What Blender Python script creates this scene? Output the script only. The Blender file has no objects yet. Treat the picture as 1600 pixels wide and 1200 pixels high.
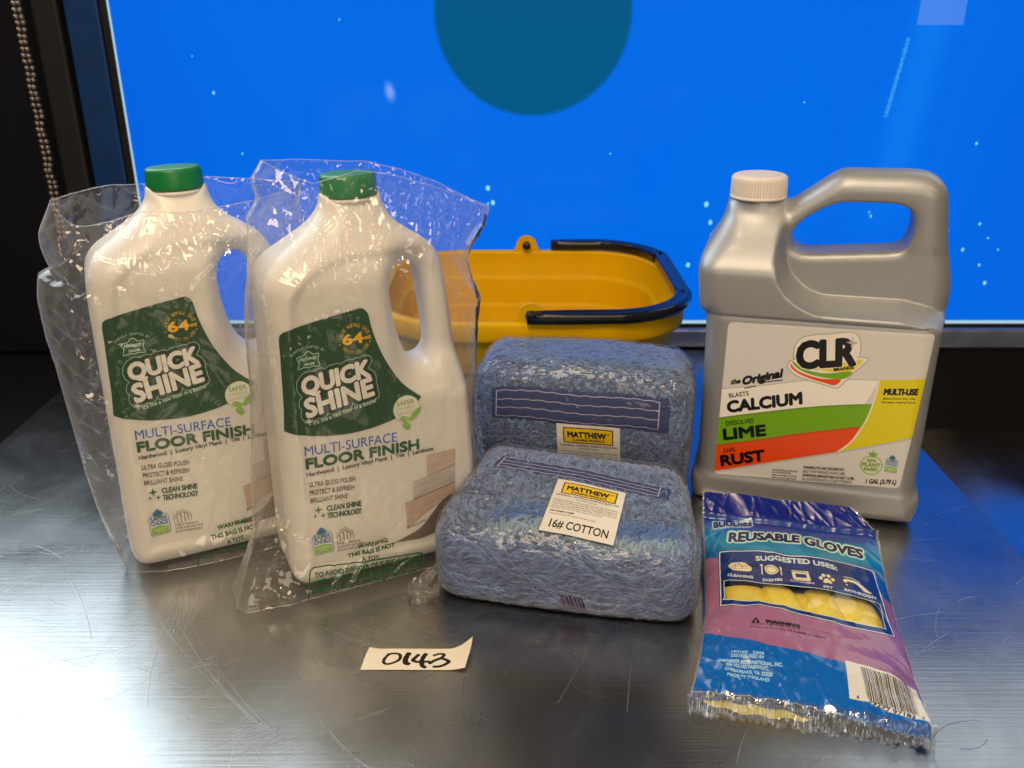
import bpy, math, random
import numpy as np
from mathutils import Vector, Matrix, Euler
R = math.radians
scene = bpy.context.scene
col = scene.collection
rng = np.random.default_rng(7)
random.seed(7)

# ------------------------------------------------------------------ camera
cam_d = bpy.data.cameras.new('camera')
cam = bpy.data.objects.new('camera', cam_d)
col.objects.link(cam)
cam.location = (0, 0, 0.417)
cam.rotation_euler = (R(90 - 22.9), 0, 0)
cam_d.sensor_width = 36
cam_d.lens = 36 * 1400 / 1600
cam_d.clip_start = 0.02
cam_d.clip_end = 50
cam_d.dof.use_dof = True
cam_d.dof.focus_distance = 0.66
cam_d.dof.aperture_fstop = 9.0
scene.camera = cam
# ------------------------------------------------------------------ world, light, exposure
world = bpy.data.worlds.new('World')
scene.world = world
world.use_nodes = True
bg = world.node_tree.nodes['Background']
bg.inputs[0].default_value = (1.0, 0.80, 0.60, 1)
bg.inputs[1].default_value = 0.06
scene.view_settings.view_transform = 'Standard'
scene.view_settings.look = 'None'
scene.view_settings.exposure = 0.32
scene.view_settings.gamma = 1
scene.cycles.use_denoising = True
scene.cycles.transparent_max_bounces = 40
scene.cycles.max_bounces = 10
scene.cycles.sample_clamp_indirect = 6


def area(name, loc, target, sx, sy, power, color):
    l = bpy.data.lights.new(name, 'AREA')
    l.shape = 'RECTANGLE'
    l.size, l.size_y = sx, sy
    l.energy = power
    l.color = color
    o = bpy.data.objects.new(name, l)
    col.objects.link(o)
    o.location = loc
    o.rotation_euler = (Vector(target) - Vector(loc)).to_track_quat('-Z', 'Y').to_euler()
    return o


area('front_fill_light', (0.35, -1.5, 0.95), (0, 0.7, 0.1), 1.2, 0.7, 8.0, (1.0, 0.80, 0.58))  # added soft fill behind the camera, brightens fronts and lower parts
area('ceiling_panel_light', (-0.35, -0.35, 1.75), (0, 0.7, 0.1), 0.9, 0.7, 19.0, (1.0, 0.75, 0.49))
area('window_and_fill_light', (-1.27, 1.75, 1.50), (-0.3, 0.5, 0.0), 1.9, 1.6, 34.0, (0.80, 0.92, 1.0))
area('window_and_fill_light', (1.45, 1.75, 1.35), (0.3, 0.5, 0.0), 1.5, 1.4, 7.0, (0.85, 0.94, 1.0))  # added cool fill at right rear, made up to brighten the table reflection
area('shop_lamp_light', (-0.16, 1.06, 0.72), (0.0, 0.45, 0.0), 0.05, 0.03, 0.10, (1.0, 0.62, 0.30))
area('shop_lamp_light', (0.85, -0.25, 1.25), (0.2, 0.7, 0.1), 0.10, 0.10, 2.2, (1.0, 0.76, 0.5))
area('shop_lamp_light', (-0.10, 0.35, 1.9), (0.0, 0.7, 0.1), 0.10, 0.10, 2.4, (1.0, 0.72, 0.42))

# ------------------------------------------------------------------ helpers


def link(o, parent=None):
    col.objects.link(o)
    if parent is not None:
        o.parent = parent
    return o


def tag(o, label=None, cat=None, group=None, kind=None):
    if label: o['label'] = label
    if cat: o['category'] = cat
    if group: o['group'] = group
    if kind: o['kind'] = kind
    return o


def empty(name, loc=(0, 0, 0), rot=(0, 0, 0)):
    o = bpy.data.objects.new(name, None)
    o.empty_display_size = 0.02
    link(o)
    o.rotation_mode = 'XYZ'
    o.location = loc
    o.rotation_euler = rot
    return o


def mesh_obj(name, verts, faces, mat, parent=None, smooth=True, uv=None):
    me = bpy.data.meshes.new(name)
    verts = np.asarray(verts, dtype=np.float64).reshape(-1, 3)
    if isinstance(faces, np.ndarray):
        nf, k = faces.shape
        me.vertices.add(len(verts))
        me.vertices.foreach_set('co', verts.ravel())
        me.loops.add(nf * k)
        me.loops.foreach_set('vertex_index', faces.ravel().astype(np.int32))
        me.polygons.add(nf)
        me.polygons.foreach_set('loop_start', np.arange(0, nf * k, k, dtype=np.int32))
        me.update(calc_edges=True)
        me.validate()
    else:
        me.from_pydata(verts.tolist(), [], faces)
        me.update()
    me.polygons.foreach_set('use_smooth', np.full(len(me.polygons), smooth))
    if uv is not None:
        lay = me.uv_layers.new(name='UVMap')
        idx = np.zeros(len(me.loops), dtype=np.int32)
        me.loops.foreach_get('vertex_index', idx)
        lay.data.foreach_set('uv', np.asarray(uv, dtype=np.float32)[idx].ravel())
    me.materials.append(mat)
    o = bpy.data.objects.new(name, me)
    return link(o, parent)


def grid_faces(m, n, wrap=False, flip=False):
    i, j = np.meshgrid(np.arange(m - 1), np.arange(n if wrap else n - 1), indexing='ij')
    j2 = (j + 1) % n
    f = np.stack([i * n + j, i * n + j2, (i + 1) * n + j2, (i + 1) * n + j], -1).reshape(-1, 4)
    return f[:, ::-1].copy() if flip else f


def box(x0, x1, y0, y1, z0, z1, bev=0.0):
    import bmesh
    bm = bmesh.new()
    vs = [bm.verts.new((x, y, z)) for x in (x0, x1) for y in (y0, y1) for z in (z0, z1)]
    for f in ((0, 1, 3, 2), (4, 6, 7, 5), (0, 4, 5, 1), (2, 3, 7, 6), (0, 2, 6, 4), (1, 5, 7, 3)):
        bm.faces.new([vs[i] for i in f])
    if bev:
        bmesh.ops.bevel(bm, geom=list(bm.edges), offset=bev, segments=3, profile=0.5, affect='EDGES')
    v = [tuple(p.co) for p in bm.verts]
    bm.verts.index_update()
    f = [[p.index for p in q.verts] for q in bm.faces]
    bm.free()
    return v, f


def lathe(prof, n=64, cx=0, cy=0):
    a = np.linspace(0, 2 * np.pi, n, endpoint=False)
    v = [(cx + r * math.cos(t), cy + r * math.sin(t), z) for r, z in prof for t in a]
    f = []
    for i in range(len(prof) - 1):
        for j in range(n):
            f.append((i * n + j, i * n + (j + 1) % n, (i + 1) * n + (j + 1) % n, (i + 1) * n + j))
    return v, f


def tube(path, rad, n=8, closed=False):
    P = np.array(path, float)
    m = len(P)
    rad = np.broadcast_to(np.asarray(rad, float), (m,))
    T = np.gradient(P, axis=0) if not closed else np.roll(P, -1, 0) - np.roll(P, 1, 0)
    T /= np.linalg.norm(T, axis=1)[:, None] + 1e-12
    up = np.array([0, 0, 1.0])
    A = np.cross(T, up)
    ln = np.linalg.norm(A, axis=1)
    A[ln < 0.05] = np.cross(T[ln < 0.05], np.array([1.0, 0, 0]))
    A /= np.linalg.norm(A, axis=1)[:, None]
    B = np.cross(A, T)
    th = np.linspace(0, 2 * np.pi, n, endpoint=False)
    V = P[:, None] + rad[:, None, None] * (A[:, None] * np.cos(th)[None, :, None] + B[:, None] * np.sin(th)[None, :, None])
    V = V.reshape(-1, 3)
    i, j = np.meshgrid(np.arange(m if closed else m - 1), np.arange(n), indexing='ij')
    i2 = (i + 1) % m
    F = np.stack([i * n + j, i * n + (j + 1) % n, i2 * n + (j + 1) % n, i2 * n + j], -1).reshape(-1, 4)
    return V, F


# value noise (numpy), 3-d, smooth
_perm = rng.random((64, 64, 64))


def vnoise(p, s=1.0):
    p = np.asarray(p, float) * s + 100.3
    i = np.floor(p).astype(int)
    f = p - i
    f = f * f * (3 - 2 * f)
    r = 0
    for dx in (0, 1):
        for dy in (0, 1):
            for dz in (0, 1):
                w = (f[..., 0] if dx else 1 - f[..., 0]) * (f[..., 1] if dy else 1 - f[..., 1]) * (f[..., 2] if dz else 1 - f[..., 2])
                r = r + w * _perm[(i[..., 0] + dx) % 64, (i[..., 1] + dy) % 64, (i[..., 2] + dz) % 64]
    return r * 2 - 1


# ------------------------------------------------------------------ materials
def mat(name):
    m = bpy.data.materials.new(name)
    m.use_nodes = True
    nt = m.node_tree
    nt.nodes.clear()
    out = nt.nodes.new('ShaderNodeOutputMaterial')
    return m, nt, nt.nodes, nt.links, out


def principled(name, color, rough=0.5, metal=0.0, bump=0.0, bscale=200, sss=0.0, coat=0.0, var=0.0, spec=0.5, rvar=0.0, vscale=30):
    m, nt, N, L, out = mat(name)
    b = N.new('ShaderNodeBsdfPrincipled')
    b.inputs['Base Color'].default_value = (*color, 1)
    b.inputs['Roughness'].default_value = rough
    b.inputs['Metallic'].default_value = metal
    b.inputs['Specular IOR Level'].default_value = spec
    b.inputs['Coat Weight'].default_value = coat
    b.inputs['Coat Roughness'].default_value = 0.08
    if sss:
        b.inputs['Subsurface Weight'].default_value = sss
        b.inputs['Subsurface Radius'].default_value = (1, 0.8, 0.6)
        b.inputs['Subsurface Scale'].default_value = 0.006
    tc = N.new('ShaderNodeTexCoord')
    if bump:
        n = N.new('ShaderNodeTexNoise')
        n.inputs['Scale'].default_value = bscale
        n.inputs['Detail'].default_value = 4
        L.new(tc.outputs['Object'], n.inputs['Vector'])
        bp = N.new('ShaderNodeBump')
        bp.inputs['Strength'].default_value = bump
        bp.inputs['Distance'].default_value = 0.0006
        L.new(n.outputs[0], bp.inputs['Height'])
        L.new(bp.outputs[0], b.inputs['Normal'])
    if var or rvar:
        n = N.new('ShaderNodeTexNoise')
        n.inputs['Scale'].default_value = vscale
        n.inputs['Detail'].default_value = 5
        L.new(tc.outputs['Object'], n.inputs['Vector'])
        if var:
            mx = N.new('ShaderNodeMix')
            mx.data_type = 'RGBA'
            mx.inputs[6].default_value = (*[c * (1 - var) for c in color], 1)
            mx.inputs[7].default_value = (*[min(1, c * (1 + var)) for c in color], 1)
            L.new(n.outputs[0], mx.inputs[0])
            L.new(mx.outputs[2], b.inputs['Base Color'])
        if rvar:
            mr = N.new('ShaderNodeMapRange')
            mr.inputs[1].default_value = 0.3
            mr.inputs[2].default_value = 0.7
            mr.inputs[3].default_value = rough - rvar
            mr.inputs[4].default_value = rough + rvar
            L.new(n.outputs[0], mr.inputs[0])
            L.new(mr.outputs[0], b.inputs['Roughness'])
    L.new(b.outputs[0], out.inputs[0])
    return m


def film(name, haze=0.07, edge=0.35, gloss=0.05, rough=0.06, bump=0.0, bscale=300, tint=(1, 1, 1)):
    """thin clear plastic: see-through, glossy, slightly milky, more so at grazing angles"""
    m, nt, N, L, out = mat(name)
    tr = N.new('ShaderNodeBsdfTransparent')
    tr.inputs[0].default_value = (*[0.97 * t for t in tint], 1)
    gl = N.new('ShaderNodeBsdfGlossy')
    gl.inputs['Roughness'].default_value = rough
    df = N.new('ShaderNodeBsdfDiffuse')
    df.inputs[0].default_value = (0.86, 0.86, 0.86, 1)
    tl = N.new('ShaderNodeBsdfTranslucent')
    tl.inputs[0].default_value = (0.86, 0.86, 0.86, 1)
    dm = N.new('ShaderNodeMixShader')
    dm.inputs[0].default_value = 0.45
    L.new(df.outputs[0], dm.inputs[1])
    L.new(tl.outputs[0], dm.inputs[2])
    lw = N.new('ShaderNodeLayerWeight')
    lw.inputs[0].default_value = 0.5

    def ramp(p, a, b):
        pw = N.new('ShaderNodeMath'); pw.operation = 'POWER'
        L.new(lw.outputs['Facing'], pw.inputs[0]); pw.inputs[1].default_value = p
        ma = N.new('ShaderNodeMath'); ma.operation = 'MULTIPLY_ADD'
        L.new(pw.outputs[0], ma.inputs[0]); ma.inputs[1].default_value = b; ma.inputs[2].default_value = a
        return ma.outputs[0]
    m1 = N.new('ShaderNodeMixShader')
    L.new(ramp(3.0, haze, edge), m1.inputs[0])
    L.new(tr.outputs[0], m1.inputs[1])
    L.new(dm.outputs[0], m1.inputs[2])
    m2 = N.new('ShaderNodeMixShader')
    L.new(ramp(4.0, gloss, 0.6), m2.inputs[0])
    L.new(m1.outputs[0], m2.inputs[1])
    L.new(gl.outputs[0], m2.inputs[2])
    if bump:
        tc = N.new('ShaderNodeTexCoord')
        n = N.new('ShaderNodeTexNoise')
        n.noise_type = 'RIDGED_MULTIFRACTAL'
        n.inputs['Scale'].default_value = bscale
        n.inputs['Detail'].default_value = 3
        L.new(tc.outputs['Object'], n.inputs['Vector'])
        bp = N.new('ShaderNodeBump')
        bp.inputs['Strength'].default_value = bump
        bp.inputs['Distance'].default_value = 0.001
        L.new(n.outputs[0], bp.inputs['Height'])
        for q in (gl, df, tl, lw):
            L.new(bp.outputs[0], q.inputs['Normal'])
    L.new(m2.outputs[0], out.inputs[0])
    return m


def new_image(name, arr):
    """arr: (h, w, 4), row 0 at the bottom"""
    h, w = arr.shape[:2]
    im = bpy.data.images.new(name, w, h, alpha=True)
    im.pixels.foreach_set(np.ascontiguousarray(arr, dtype=np.float32).ravel())
    im.update()
    im.pack()
    return im


def print_mat(name, im, rough=0.35, coat=0.0, emission=0.0, metal=0.0, bump=0.0, bscale=60, clear=None):
    """flat print: image colour with the unprinted part left see-through"""
    m, nt, N, L, out = mat(name)
    uv = N.new('ShaderNodeUVMap')
    uv.uv_map = 'UVMap'
    t = N.new('ShaderNodeTexImage')
    t.image = im
    t.extension = 'EXTEND'
    L.new(uv.outputs[0], t.inputs[0])
    b = N.new('ShaderNodeBsdfPrincipled')
    b.inputs['Roughness'].default_value = rough
    b.inputs['Coat Weight'].default_value = coat
    b.inputs['Coat Roughness'].default_value = 0.12
    b.inputs['Metallic'].default_value = metal
    L.new(t.outputs[0], b.inputs['Base Color'])
    if emission:
        b.inputs['Specular IOR Level'].default_value = 0.10
        b.inputs['Emission Strength'].default_value = emission
        L.new(t.outputs[0], b.inputs['Emission Color'])
        b.inputs['Base Color'].default_value = (0.002, 0.002, 0.002, 1)
        L.remove(b.inputs['Base Color'].links[0])
    if bump:
        tc = N.new('ShaderNodeTexCoord')
        n = N.new('ShaderNodeTexNoise')
        n.inputs['Scale'].default_value = bscale
        L.new(tc.outputs['Object'], n.inputs['Vector'])
        bp = N.new('ShaderNodeBump')
        bp.inputs['Strength'].default_value = bump
        bp.inputs['Distance'].default_value = 0.002
        L.new(n.outputs[0], bp.inputs['Height'])
        L.new(bp.outputs[0], b.inputs['Normal'])
    mx = N.new('ShaderNodeMixShader')
    L.new(t.outputs[1], mx.inputs[0])
    if clear is None:
        tr = N.new('ShaderNodeBsdfTransparent')
        L.new(tr.outputs[0], mx.inputs[1])
    else:
        tr = N.new('ShaderNodeBsdfTransparent')
        gl = N.new('ShaderNodeBsdfGlossy')
        gl.inputs['Roughness'].default_value = 0.08
        m3 = N.new('ShaderNodeMixShader')
        m3.inputs[0].default_value = clear
        L.new(tr.outputs[0], m3.inputs[1])
        L.new(gl.outputs[0], m3.inputs[2])
        L.new(m3.outputs[0], mx.inputs[1])
    L.new(b.outputs[0], mx.inputs[2])
    L.new(mx.outputs[0], out.inputs[0])
    return m


# ------------------------------------------------------------------ flat print: a small rasteriser for lettering and artwork
_glyph = {}


def glyphs(s):
    if s not in _glyph:
        c = bpy.data.curves.new('lettering', 'FONT')
        c.body = s
        c.resolution_u = 3
        o = bpy.data.objects.new('lettering', c)
        me = bpy.data.meshes.new_from_object(o)
        me.calc_loop_triangles()
        v = np.array([p.co[:2] for p in me.vertices]).reshape(-1, 2)
        t = np.array([p.vertices[:] for p in me.loop_triangles]).reshape(-1, 3)
        bpy.data.objects.remove(o)
        bpy.data.curves.remove(c)
        bpy.data.meshes.remove(me)
        _glyph[s] = (v, t)
    return _glyph[s]


def _cap():
    v, t = glyphs('H')
    return v[:, 1].max()


CAP = None


class Art:
    def __init__(s, x0, z0, x1, z1, ppm):
        s.x0, s.z0, s.x1, s.z1, s.k = x0, z0, x1, z1, ppm
        s.w, s.h = int((x1 - x0) * ppm), int((z1 - z0) * ppm)
        s.a = np.zeros((s.h, s.w, 4), np.float32)

    def px(s, p):
        p = np.asarray(p, float)
        return np.stack([(p[..., 0] - s.x0) * s.k, (p[..., 1] - s.z0) * s.k], -1)

    def blank(s):
        return np.zeros((s.h, s.w), bool)

    def paint(s, m, c, a=1.0):
        c = np.array(c, np.float32)
        if m.dtype == bool:
            s.a[m, :3] = s.a[m, :3] * (1 - a) + c * a if a < 1 else c
            s.a[m, 3] = np.maximum(s.a[m, 3], a)
        else:
            w = (m * a)[..., None]
            s.a[..., :3] = s.a[..., :3] * (1 - w) + c * w
            s.a[..., 3] = np.maximum(s.a[..., 3], w[..., 0])

    def mpoly(s, pts):
        m = s.blank()
        r = s._fill(pts)
        if r is not None:
            y0, y1, x0, x1, ins = r
            m[y0:y1, x0:x1] = ins
        return m

    def _fill(s, pts):
        P = s.px(pts)
        x0, y0 = np.maximum(np.floor(P.min(0)).astype(int), 0)
        x1, y1 = np.ceil(P.max(0)).astype(int) + 1
        x1, y1 = min(x1, s.w), min(y1, s.h)
        if x1 <= x0 or y1 <= y0:
            return None
        Y, X = np.mgrid[y0:y1, x0:x1]
        X = X + 0.5
        Y = Y + 0.5
        ins = np.zeros(X.shape, bool)
        n = len(P)
        for i in range(n):
            a, b = P[i], P[(i + 1) % n]
            if a[1] == b[1]:
                continue
            c = (Y >= min(a[1], b[1])) & (Y < max(a[1], b[1]))
            ins ^= c & (X < (b[0] - a[0]) * (Y - a[1]) / (b[1] - a[1]) + a[0])
        return y0, y1, x0, x1, ins

    def poly(s, pts, c, a=1.0):
        if a < 1:
            s.paint(s.mpoly(pts), c, a)
            return
        r = s._fill(pts)
        if r is not None:
            y0, y1, x0, x1, ins = r
            sub = s.a[y0:y1, x0:x1]
            sub[ins, :3] = np.array(c, np.float32)
            sub[ins, 3] = 1

    def mtris(s, v, t):
        m = s.blank()
        P = s.px(v)
        for tri in t:
            A, B, C = P[tri]
            d = (B[0] - A[0]) * (C[1] - A[1]) - (C[0] - A[0]) * (B[1] - A[1])
            if abs(d) < 1e-9:
                continue
            if d < 0:
                B, C = C, B
            x0 = max(int(min(A[0], B[0], C[0])), 0); x1 = min(int(max(A[0], B[0], C[0])) + 2, s.w)
            y0 = max(int(min(A[1], B[1], C[1])), 0); y1 = min(int(max(A[1], B[1], C[1])) + 2, s.h)
            if x1 <= x0 or y1 <= y0:
                continue
            X = np.arange(x0, x1)[None] + 0.5
            Y = np.arange(y0, y1)[:, None] + 0.5
            e = lambda p, q: (q[0] - p[0]) * (Y - p[1]) - (q[1] - p[1]) * (X - p[0]) >= -0.3
            m[y0:y1, x0:x1] |= e(A, B) & e(B, C) & e(C, A)
        return m

    def mtext(s, txt, p0, p1, h, bold=0.0, shear=0.0, warp=None):
        """text from p0 (baseline left) to p1 (baseline right), capital height h"""
        global CAP
        if CAP is None:
            CAP = _cap()
        v, t = glyphs(txt)
        if len(t) == 0:
            return s.blank()
        x0, x1 = v[:, 0].min(), v[:, 0].max()
        p0 = np.array(p0, float); p1 = np.array(p1, float)
        d = p1 - p0
        Ln = np.linalg.norm(d)
        d = d / Ln
        nrm = np.array([-d[1], d[0]])
        xx = (v[:, 0] - x0) / (x1 - x0) * Ln
        yy = v[:, 1] / CAP * h
        xx = xx + math.tan(R(shear)) * yy
        q = p0 + xx[:, None] * d + yy[:, None] * nrm
        if warp:
            q = warp(q)
        m = s.mtris(q, t)
        return s.dil(m, bold) if bold else m

    def text(s, txt, p0, p1, h, c, bold=0.0, shear=0.0, warp=None, a=1.0):
        s.paint(s.mtext(txt, p0, p1, h, bold, shear, warp), c, a)

    def arc(s, txt, cx, cy, r, a0, a1, h, c, inside=False, bold=0.0):
        n = len(txt)
        for i, ch in enumerate(txt):
            if ch == ' ':
                continue
            f = i / max(1, n - 1)
            a = R(a0 + (a1 - a0) * f)
            u = np.array([math.cos(a), math.sin(a)])
            d = np.array([math.sin(a), -math.cos(a)]) if not inside else np.array([-math.sin(a), math.cos(a)])
            w = h * (0.62 if ch not in 'I-,.' else 0.25)
            base = np.array([cx, cy]) + u * r
            s.text(ch, base - d * w / 2, base + d * w / 2, h, c, bold)

    def dil(s, m, mm):
        r = mm * s.k
        n = int(round(r))
        if n < 1:
            return m
        ys, xs = np.where(m)
        if len(ys) == 0:
            return m
        y0, y1 = max(ys.min() - n, 0), min(ys.max() + n + 1, s.h)
        x0, x1 = max(xs.min() - n, 0), min(xs.max() + n + 1, s.w)
        sub = m[y0:y1, x0:x1]
        o = np.zeros_like(sub)
        H, W = sub.shape
        cs = np.zeros((H, W + 1), np.int32)
        cs[:, 1:] = np.cumsum(sub, 1)
        for dy in range(-n, n + 1):
            wd = int(math.sqrt(max(0, r * r - dy * dy)))
            lo = np.clip(np.arange(W) - wd, 0, W); hi = np.clip(np.arange(W) + wd + 1, 0, W)
            row = (cs[:, hi] - cs[:, lo]) > 0
            if dy >= 0:
                o[dy:] |= row[:H - dy] if dy else row
            else:
                o[:dy] |= row[-dy:]
        out = m.copy()
        out[y0:y1, x0:x1] |= o
        return out

    def line(s, pts, w, c, a=1.0, closed=False):
        if a < 1:
            s.paint(s.mline(pts, w, closed), c, a)
            return
        pts = [np.array(p, float) for p in pts]
        if closed:
            pts = pts + [pts[0]]
        for p, q in zip(pts[:-1], pts[1:]):
            d = q - p
            l = np.linalg.norm(d)
            if l < 1e-6:
                continue
            d = d / l * w / 2
            n = np.array([-d[1], d[0]])
            r = s._fill([p - d + n, q + d + n, q + d - n, p - d - n])
            if r is not None:
                y0, y1, x0, x1, ins = r
                sub = s.a[y0:y1, x0:x1]
                sub[ins, :3] = np.array(c, np.float32)
                sub[ins, 3] = 1

    def mline(s, pts, w, closed=False):
        pts = [np.array(p, float) for p in pts]
        if closed:
            pts = pts + [pts[0]]
        m = s.blank()
        for a, b in zip(pts[:-1], pts[1:]):
            d = b - a
            l = np.linalg.norm(d)
            if l < 1e-6:
                continue
            d = d / l * w / 2
            n = np.array([-d[1], d[0]])
            m |= s.mpoly([a - d + n, b + d + n, b + d - n, a - d - n])
        return m

    def circ(cls, cx, cy, r, ry=None, n=40, rot=0):
        ry = ry or r
        t = np.linspace(0, 2 * np.pi, n, endpoint=False)
        x, y = r * np.cos(t), ry * np.sin(t)
        c_, s_ = math.cos(R(rot)), math.sin(R(rot))
        return np.stack([cx + x * c_ - y * s_, cy + x * s_ + y * c_], -1)


def smooth_curve(pts, n=8, closed=False):
    """Catmull-Rom"""
    P = np.array(pts, float)
    m = len(P)
    out = []
    rngi = range(m if closed else m - 1)
    for i in rngi:
        p0 = P[(i - 1) % m] if closed or i > 0 else P[0]
        p1 = P[i]
        p2 = P[(i + 1) % m]
        p3 = P[(i + 2) % m] if closed or i + 2 < m else P[-1]
        for k in range(n):
            t = k / n
            out.append(0.5 * ((2 * p1) + (p2 - p0) * t + (2 * p0 - 5 * p1 + 4 * p2 - p3) * t * t + (3 * p1 - p0 - 3 * p2 + p3) * t ** 3))
    if not closed:
        out.append(P[-1])
    return np.array(out)


# ------------------------------------------------------------------ distance fields and a surface-nets mesher
def poly_sdf(X, Z, pts):
    P = np.array(pts, float)
    d = np.full(X.shape, 1e9)
    ins = np.zeros(X.shape, bool)
    n = len(P)
    for i in range(n):
        a, b = P[i], P[(i + 1) % n]
        e = b - a
        wx, wz = X - a[0], Z - a[1]
        t = np.clip((wx * e[0] + wz * e[1]) / (e @ e + 1e-18), 0, 1)
        d = np.minimum(d, (wx - e[0] * t) ** 2 + (wz - e[1] * t) ** 2)
        if a[1] != b[1]:
            c = (Z >= min(a[1], b[1])) & (Z < max(a[1], b[1]))
            ins ^= c & (X < (b[0] - a[0]) * (Z - a[1]) / (b[1] - a[1]) + a[0])
    d = np.sqrt(d)
    return np.where(ins, -d, d)


def smin(a, b, k):
    h = np.clip(0.5 + 0.5 * (b - a) / k, 0, 1)
    return b * (1 - h) + a * h - k * h * (1 - h)


def smax(a, b, k):
    return -smin(-a, -b, k)


def extr(d2, dy, r):
    """rounded intersection of a 2-d outline distance and a slab distance"""
    a, b = d2 + r, dy + r
    return np.minimum(np.maximum(a, b), 0) + np.sqrt(np.maximum(a, 0) ** 2 + np.maximum(b, 0) ** 2) - r


def surface_nets(f, org, h):
    s = f < 0
    nx, ny, nz = f.shape
    acc = np.zeros((nx - 1, ny - 1, nz - 1, 3))
    cnt = np.zeros((nx - 1, ny - 1, nz - 1))
    C = [(a, b, c) for a in (0, 1) for b in (0, 1) for c in (0, 1)]
    V = {c: f[c[0]:nx - 1 + c[0], c[1]:ny - 1 + c[1], c[2]:nz - 1 + c[2]] for c in C}
    for c in C:
        for ax in range(3):
            if c[ax] == 0:
                d = list(c); d[ax] = 1; d = tuple(d)
                a, b = V[c], V[d]
                x = (a < 0) != (b < 0)
                t = np.where(x, a / np.where(x, a - b, 1), 0)
                for k in range(3):
                    acc[..., k] += np.where(x, (c[k] + t) if k == ax else c[k], 0)
                cnt += x
    act = cnt > 0
    idx = -np.ones(act.shape, int)
    ii = np.argwhere(act)
    idx[act] = np.arange(len(ii))
    verts = (ii + acc[act] / cnt[act][:, None]) * h + np.array(org)
    faces = []
    for ax in range(3):
        u, v = [(1, 2), (2, 0), (0, 1)][ax]
        sl0 = [slice(None)] * 3; sl1 = [slice(None)] * 3
        sl0[ax] = slice(0, -1); sl1[ax] = slice(1, None)
        a, b = s[tuple(sl0)], s[tuple(sl1)]
        e = np.argwhere(a != b)
        e = e[(e[:, u] > 0) & (e[:, v] > 0) & (e[:, u] < f.shape[u] - 1) & (e[:, v] < f.shape[v] - 1)]
        ins = a[tuple(e.T)]
        q = []
        for du, dv in ((-1, -1), (0, -1), (0, 0), (-1, 0)):
            w = e.copy(); w[:, u] += du; w[:, v] += dv
            q.append(idx[tuple(w.T)])
        q = np.stack(q, -1)
        q[~ins] = q[~ins][:, ::-1]
        faces.append(q)
    return verts, np.concatenate(faces)


def front_depth(f, org, h):
    """y of the first surface met going from the front into the field, for every (x, z) column"""
    s = f < 0
    hit = s.any(1)
    k = np.argmax(s, 1)
    k = np.maximum(k, 1)
    I, J = np.indices(hit.shape)
    a, b = f[I, k - 1, J], f[I, k, J]
    y = org[1] + (k - 1 + a / (a - b + 1e-12)) * h
    return np.where(hit, y, np.nan)


def bil(D, org, h, x, z):
    gx = np.clip((x - org[0]) / h, 0, D.shape[0] - 1.001)
    gz = np.clip((z - org[2]) / h, 0, D.shape[1] - 1.001)
    i, j = gx.astype(int), gz.astype(int)
    fx, fz = gx - i, gz - j
    return (D[i, j] * (1 - fx) * (1 - fz) + D[i + 1, j] * fx * (1 - fz) + D[i, j + 1] * (1 - fx) * fz + D[i + 1, j + 1] * fx * fz)


def decal(name, art, D, org, h, m, parent, off=0.00035, step=0.002, region=None):
    """sheet of print lying on the front of a shape"""
    x0, x1, z0, z1 = [q / 1000 for q in (art.x0, art.x1, art.z0, art.z1)]
    nx, nz = int((x1 - x0) / step) + 1, int((z1 - z0) / step) + 1
    X, Z = np.meshgrid(np.linspace(x0, x1, nx), np.linspace(z0, z1, nz), indexing='ij')
    Y = bil(D, org, h, X, Z) - off
    ok = ~np.isnan(Y)
    Y = np.where(ok, Y, 0)
    V = np.stack([X, Y, Z], -1).reshape(-1, 3)
    uv = np.stack([(X - x0) / (x1 - x0), (Z - z0) / (z1 - z0)], -1).reshape(-1, 2)
    F = grid_faces(nx, nz)
    al = art.a[..., 3] > 0
    cs = np.zeros((art.h + 1, art.w + 1)); cs[1:, 1:] = np.cumsum(np.cumsum(al, 0), 1)
    keep = []
    pu = uv * [art.w, art.h]
    for_min = np.floor(pu[F].min(1)).astype(int)
    for_max = np.minimum(np.ceil(pu[F].max(1)).astype(int), [art.w, art.h])
    a, b = for_min, for_max
    tot = cs[b[:, 1], b[:, 0]] - cs[a[:, 1], b[:, 0]] - cs[b[:, 1], a[:, 0]] + cs[a[:, 1], a[:, 0]]
    F = F[(tot > 0) & ok.reshape(-1)[F].all(1)]
    used, inv = np.unique(F, return_inverse=True)
    return mesh_obj(name, V[used], inv.reshape(-1, 4), m, parent, True, uv[used])


WHITE = (0.93, 0.92, 0.90)
BLACK = (0.03, 0.03, 0.035)

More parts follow.
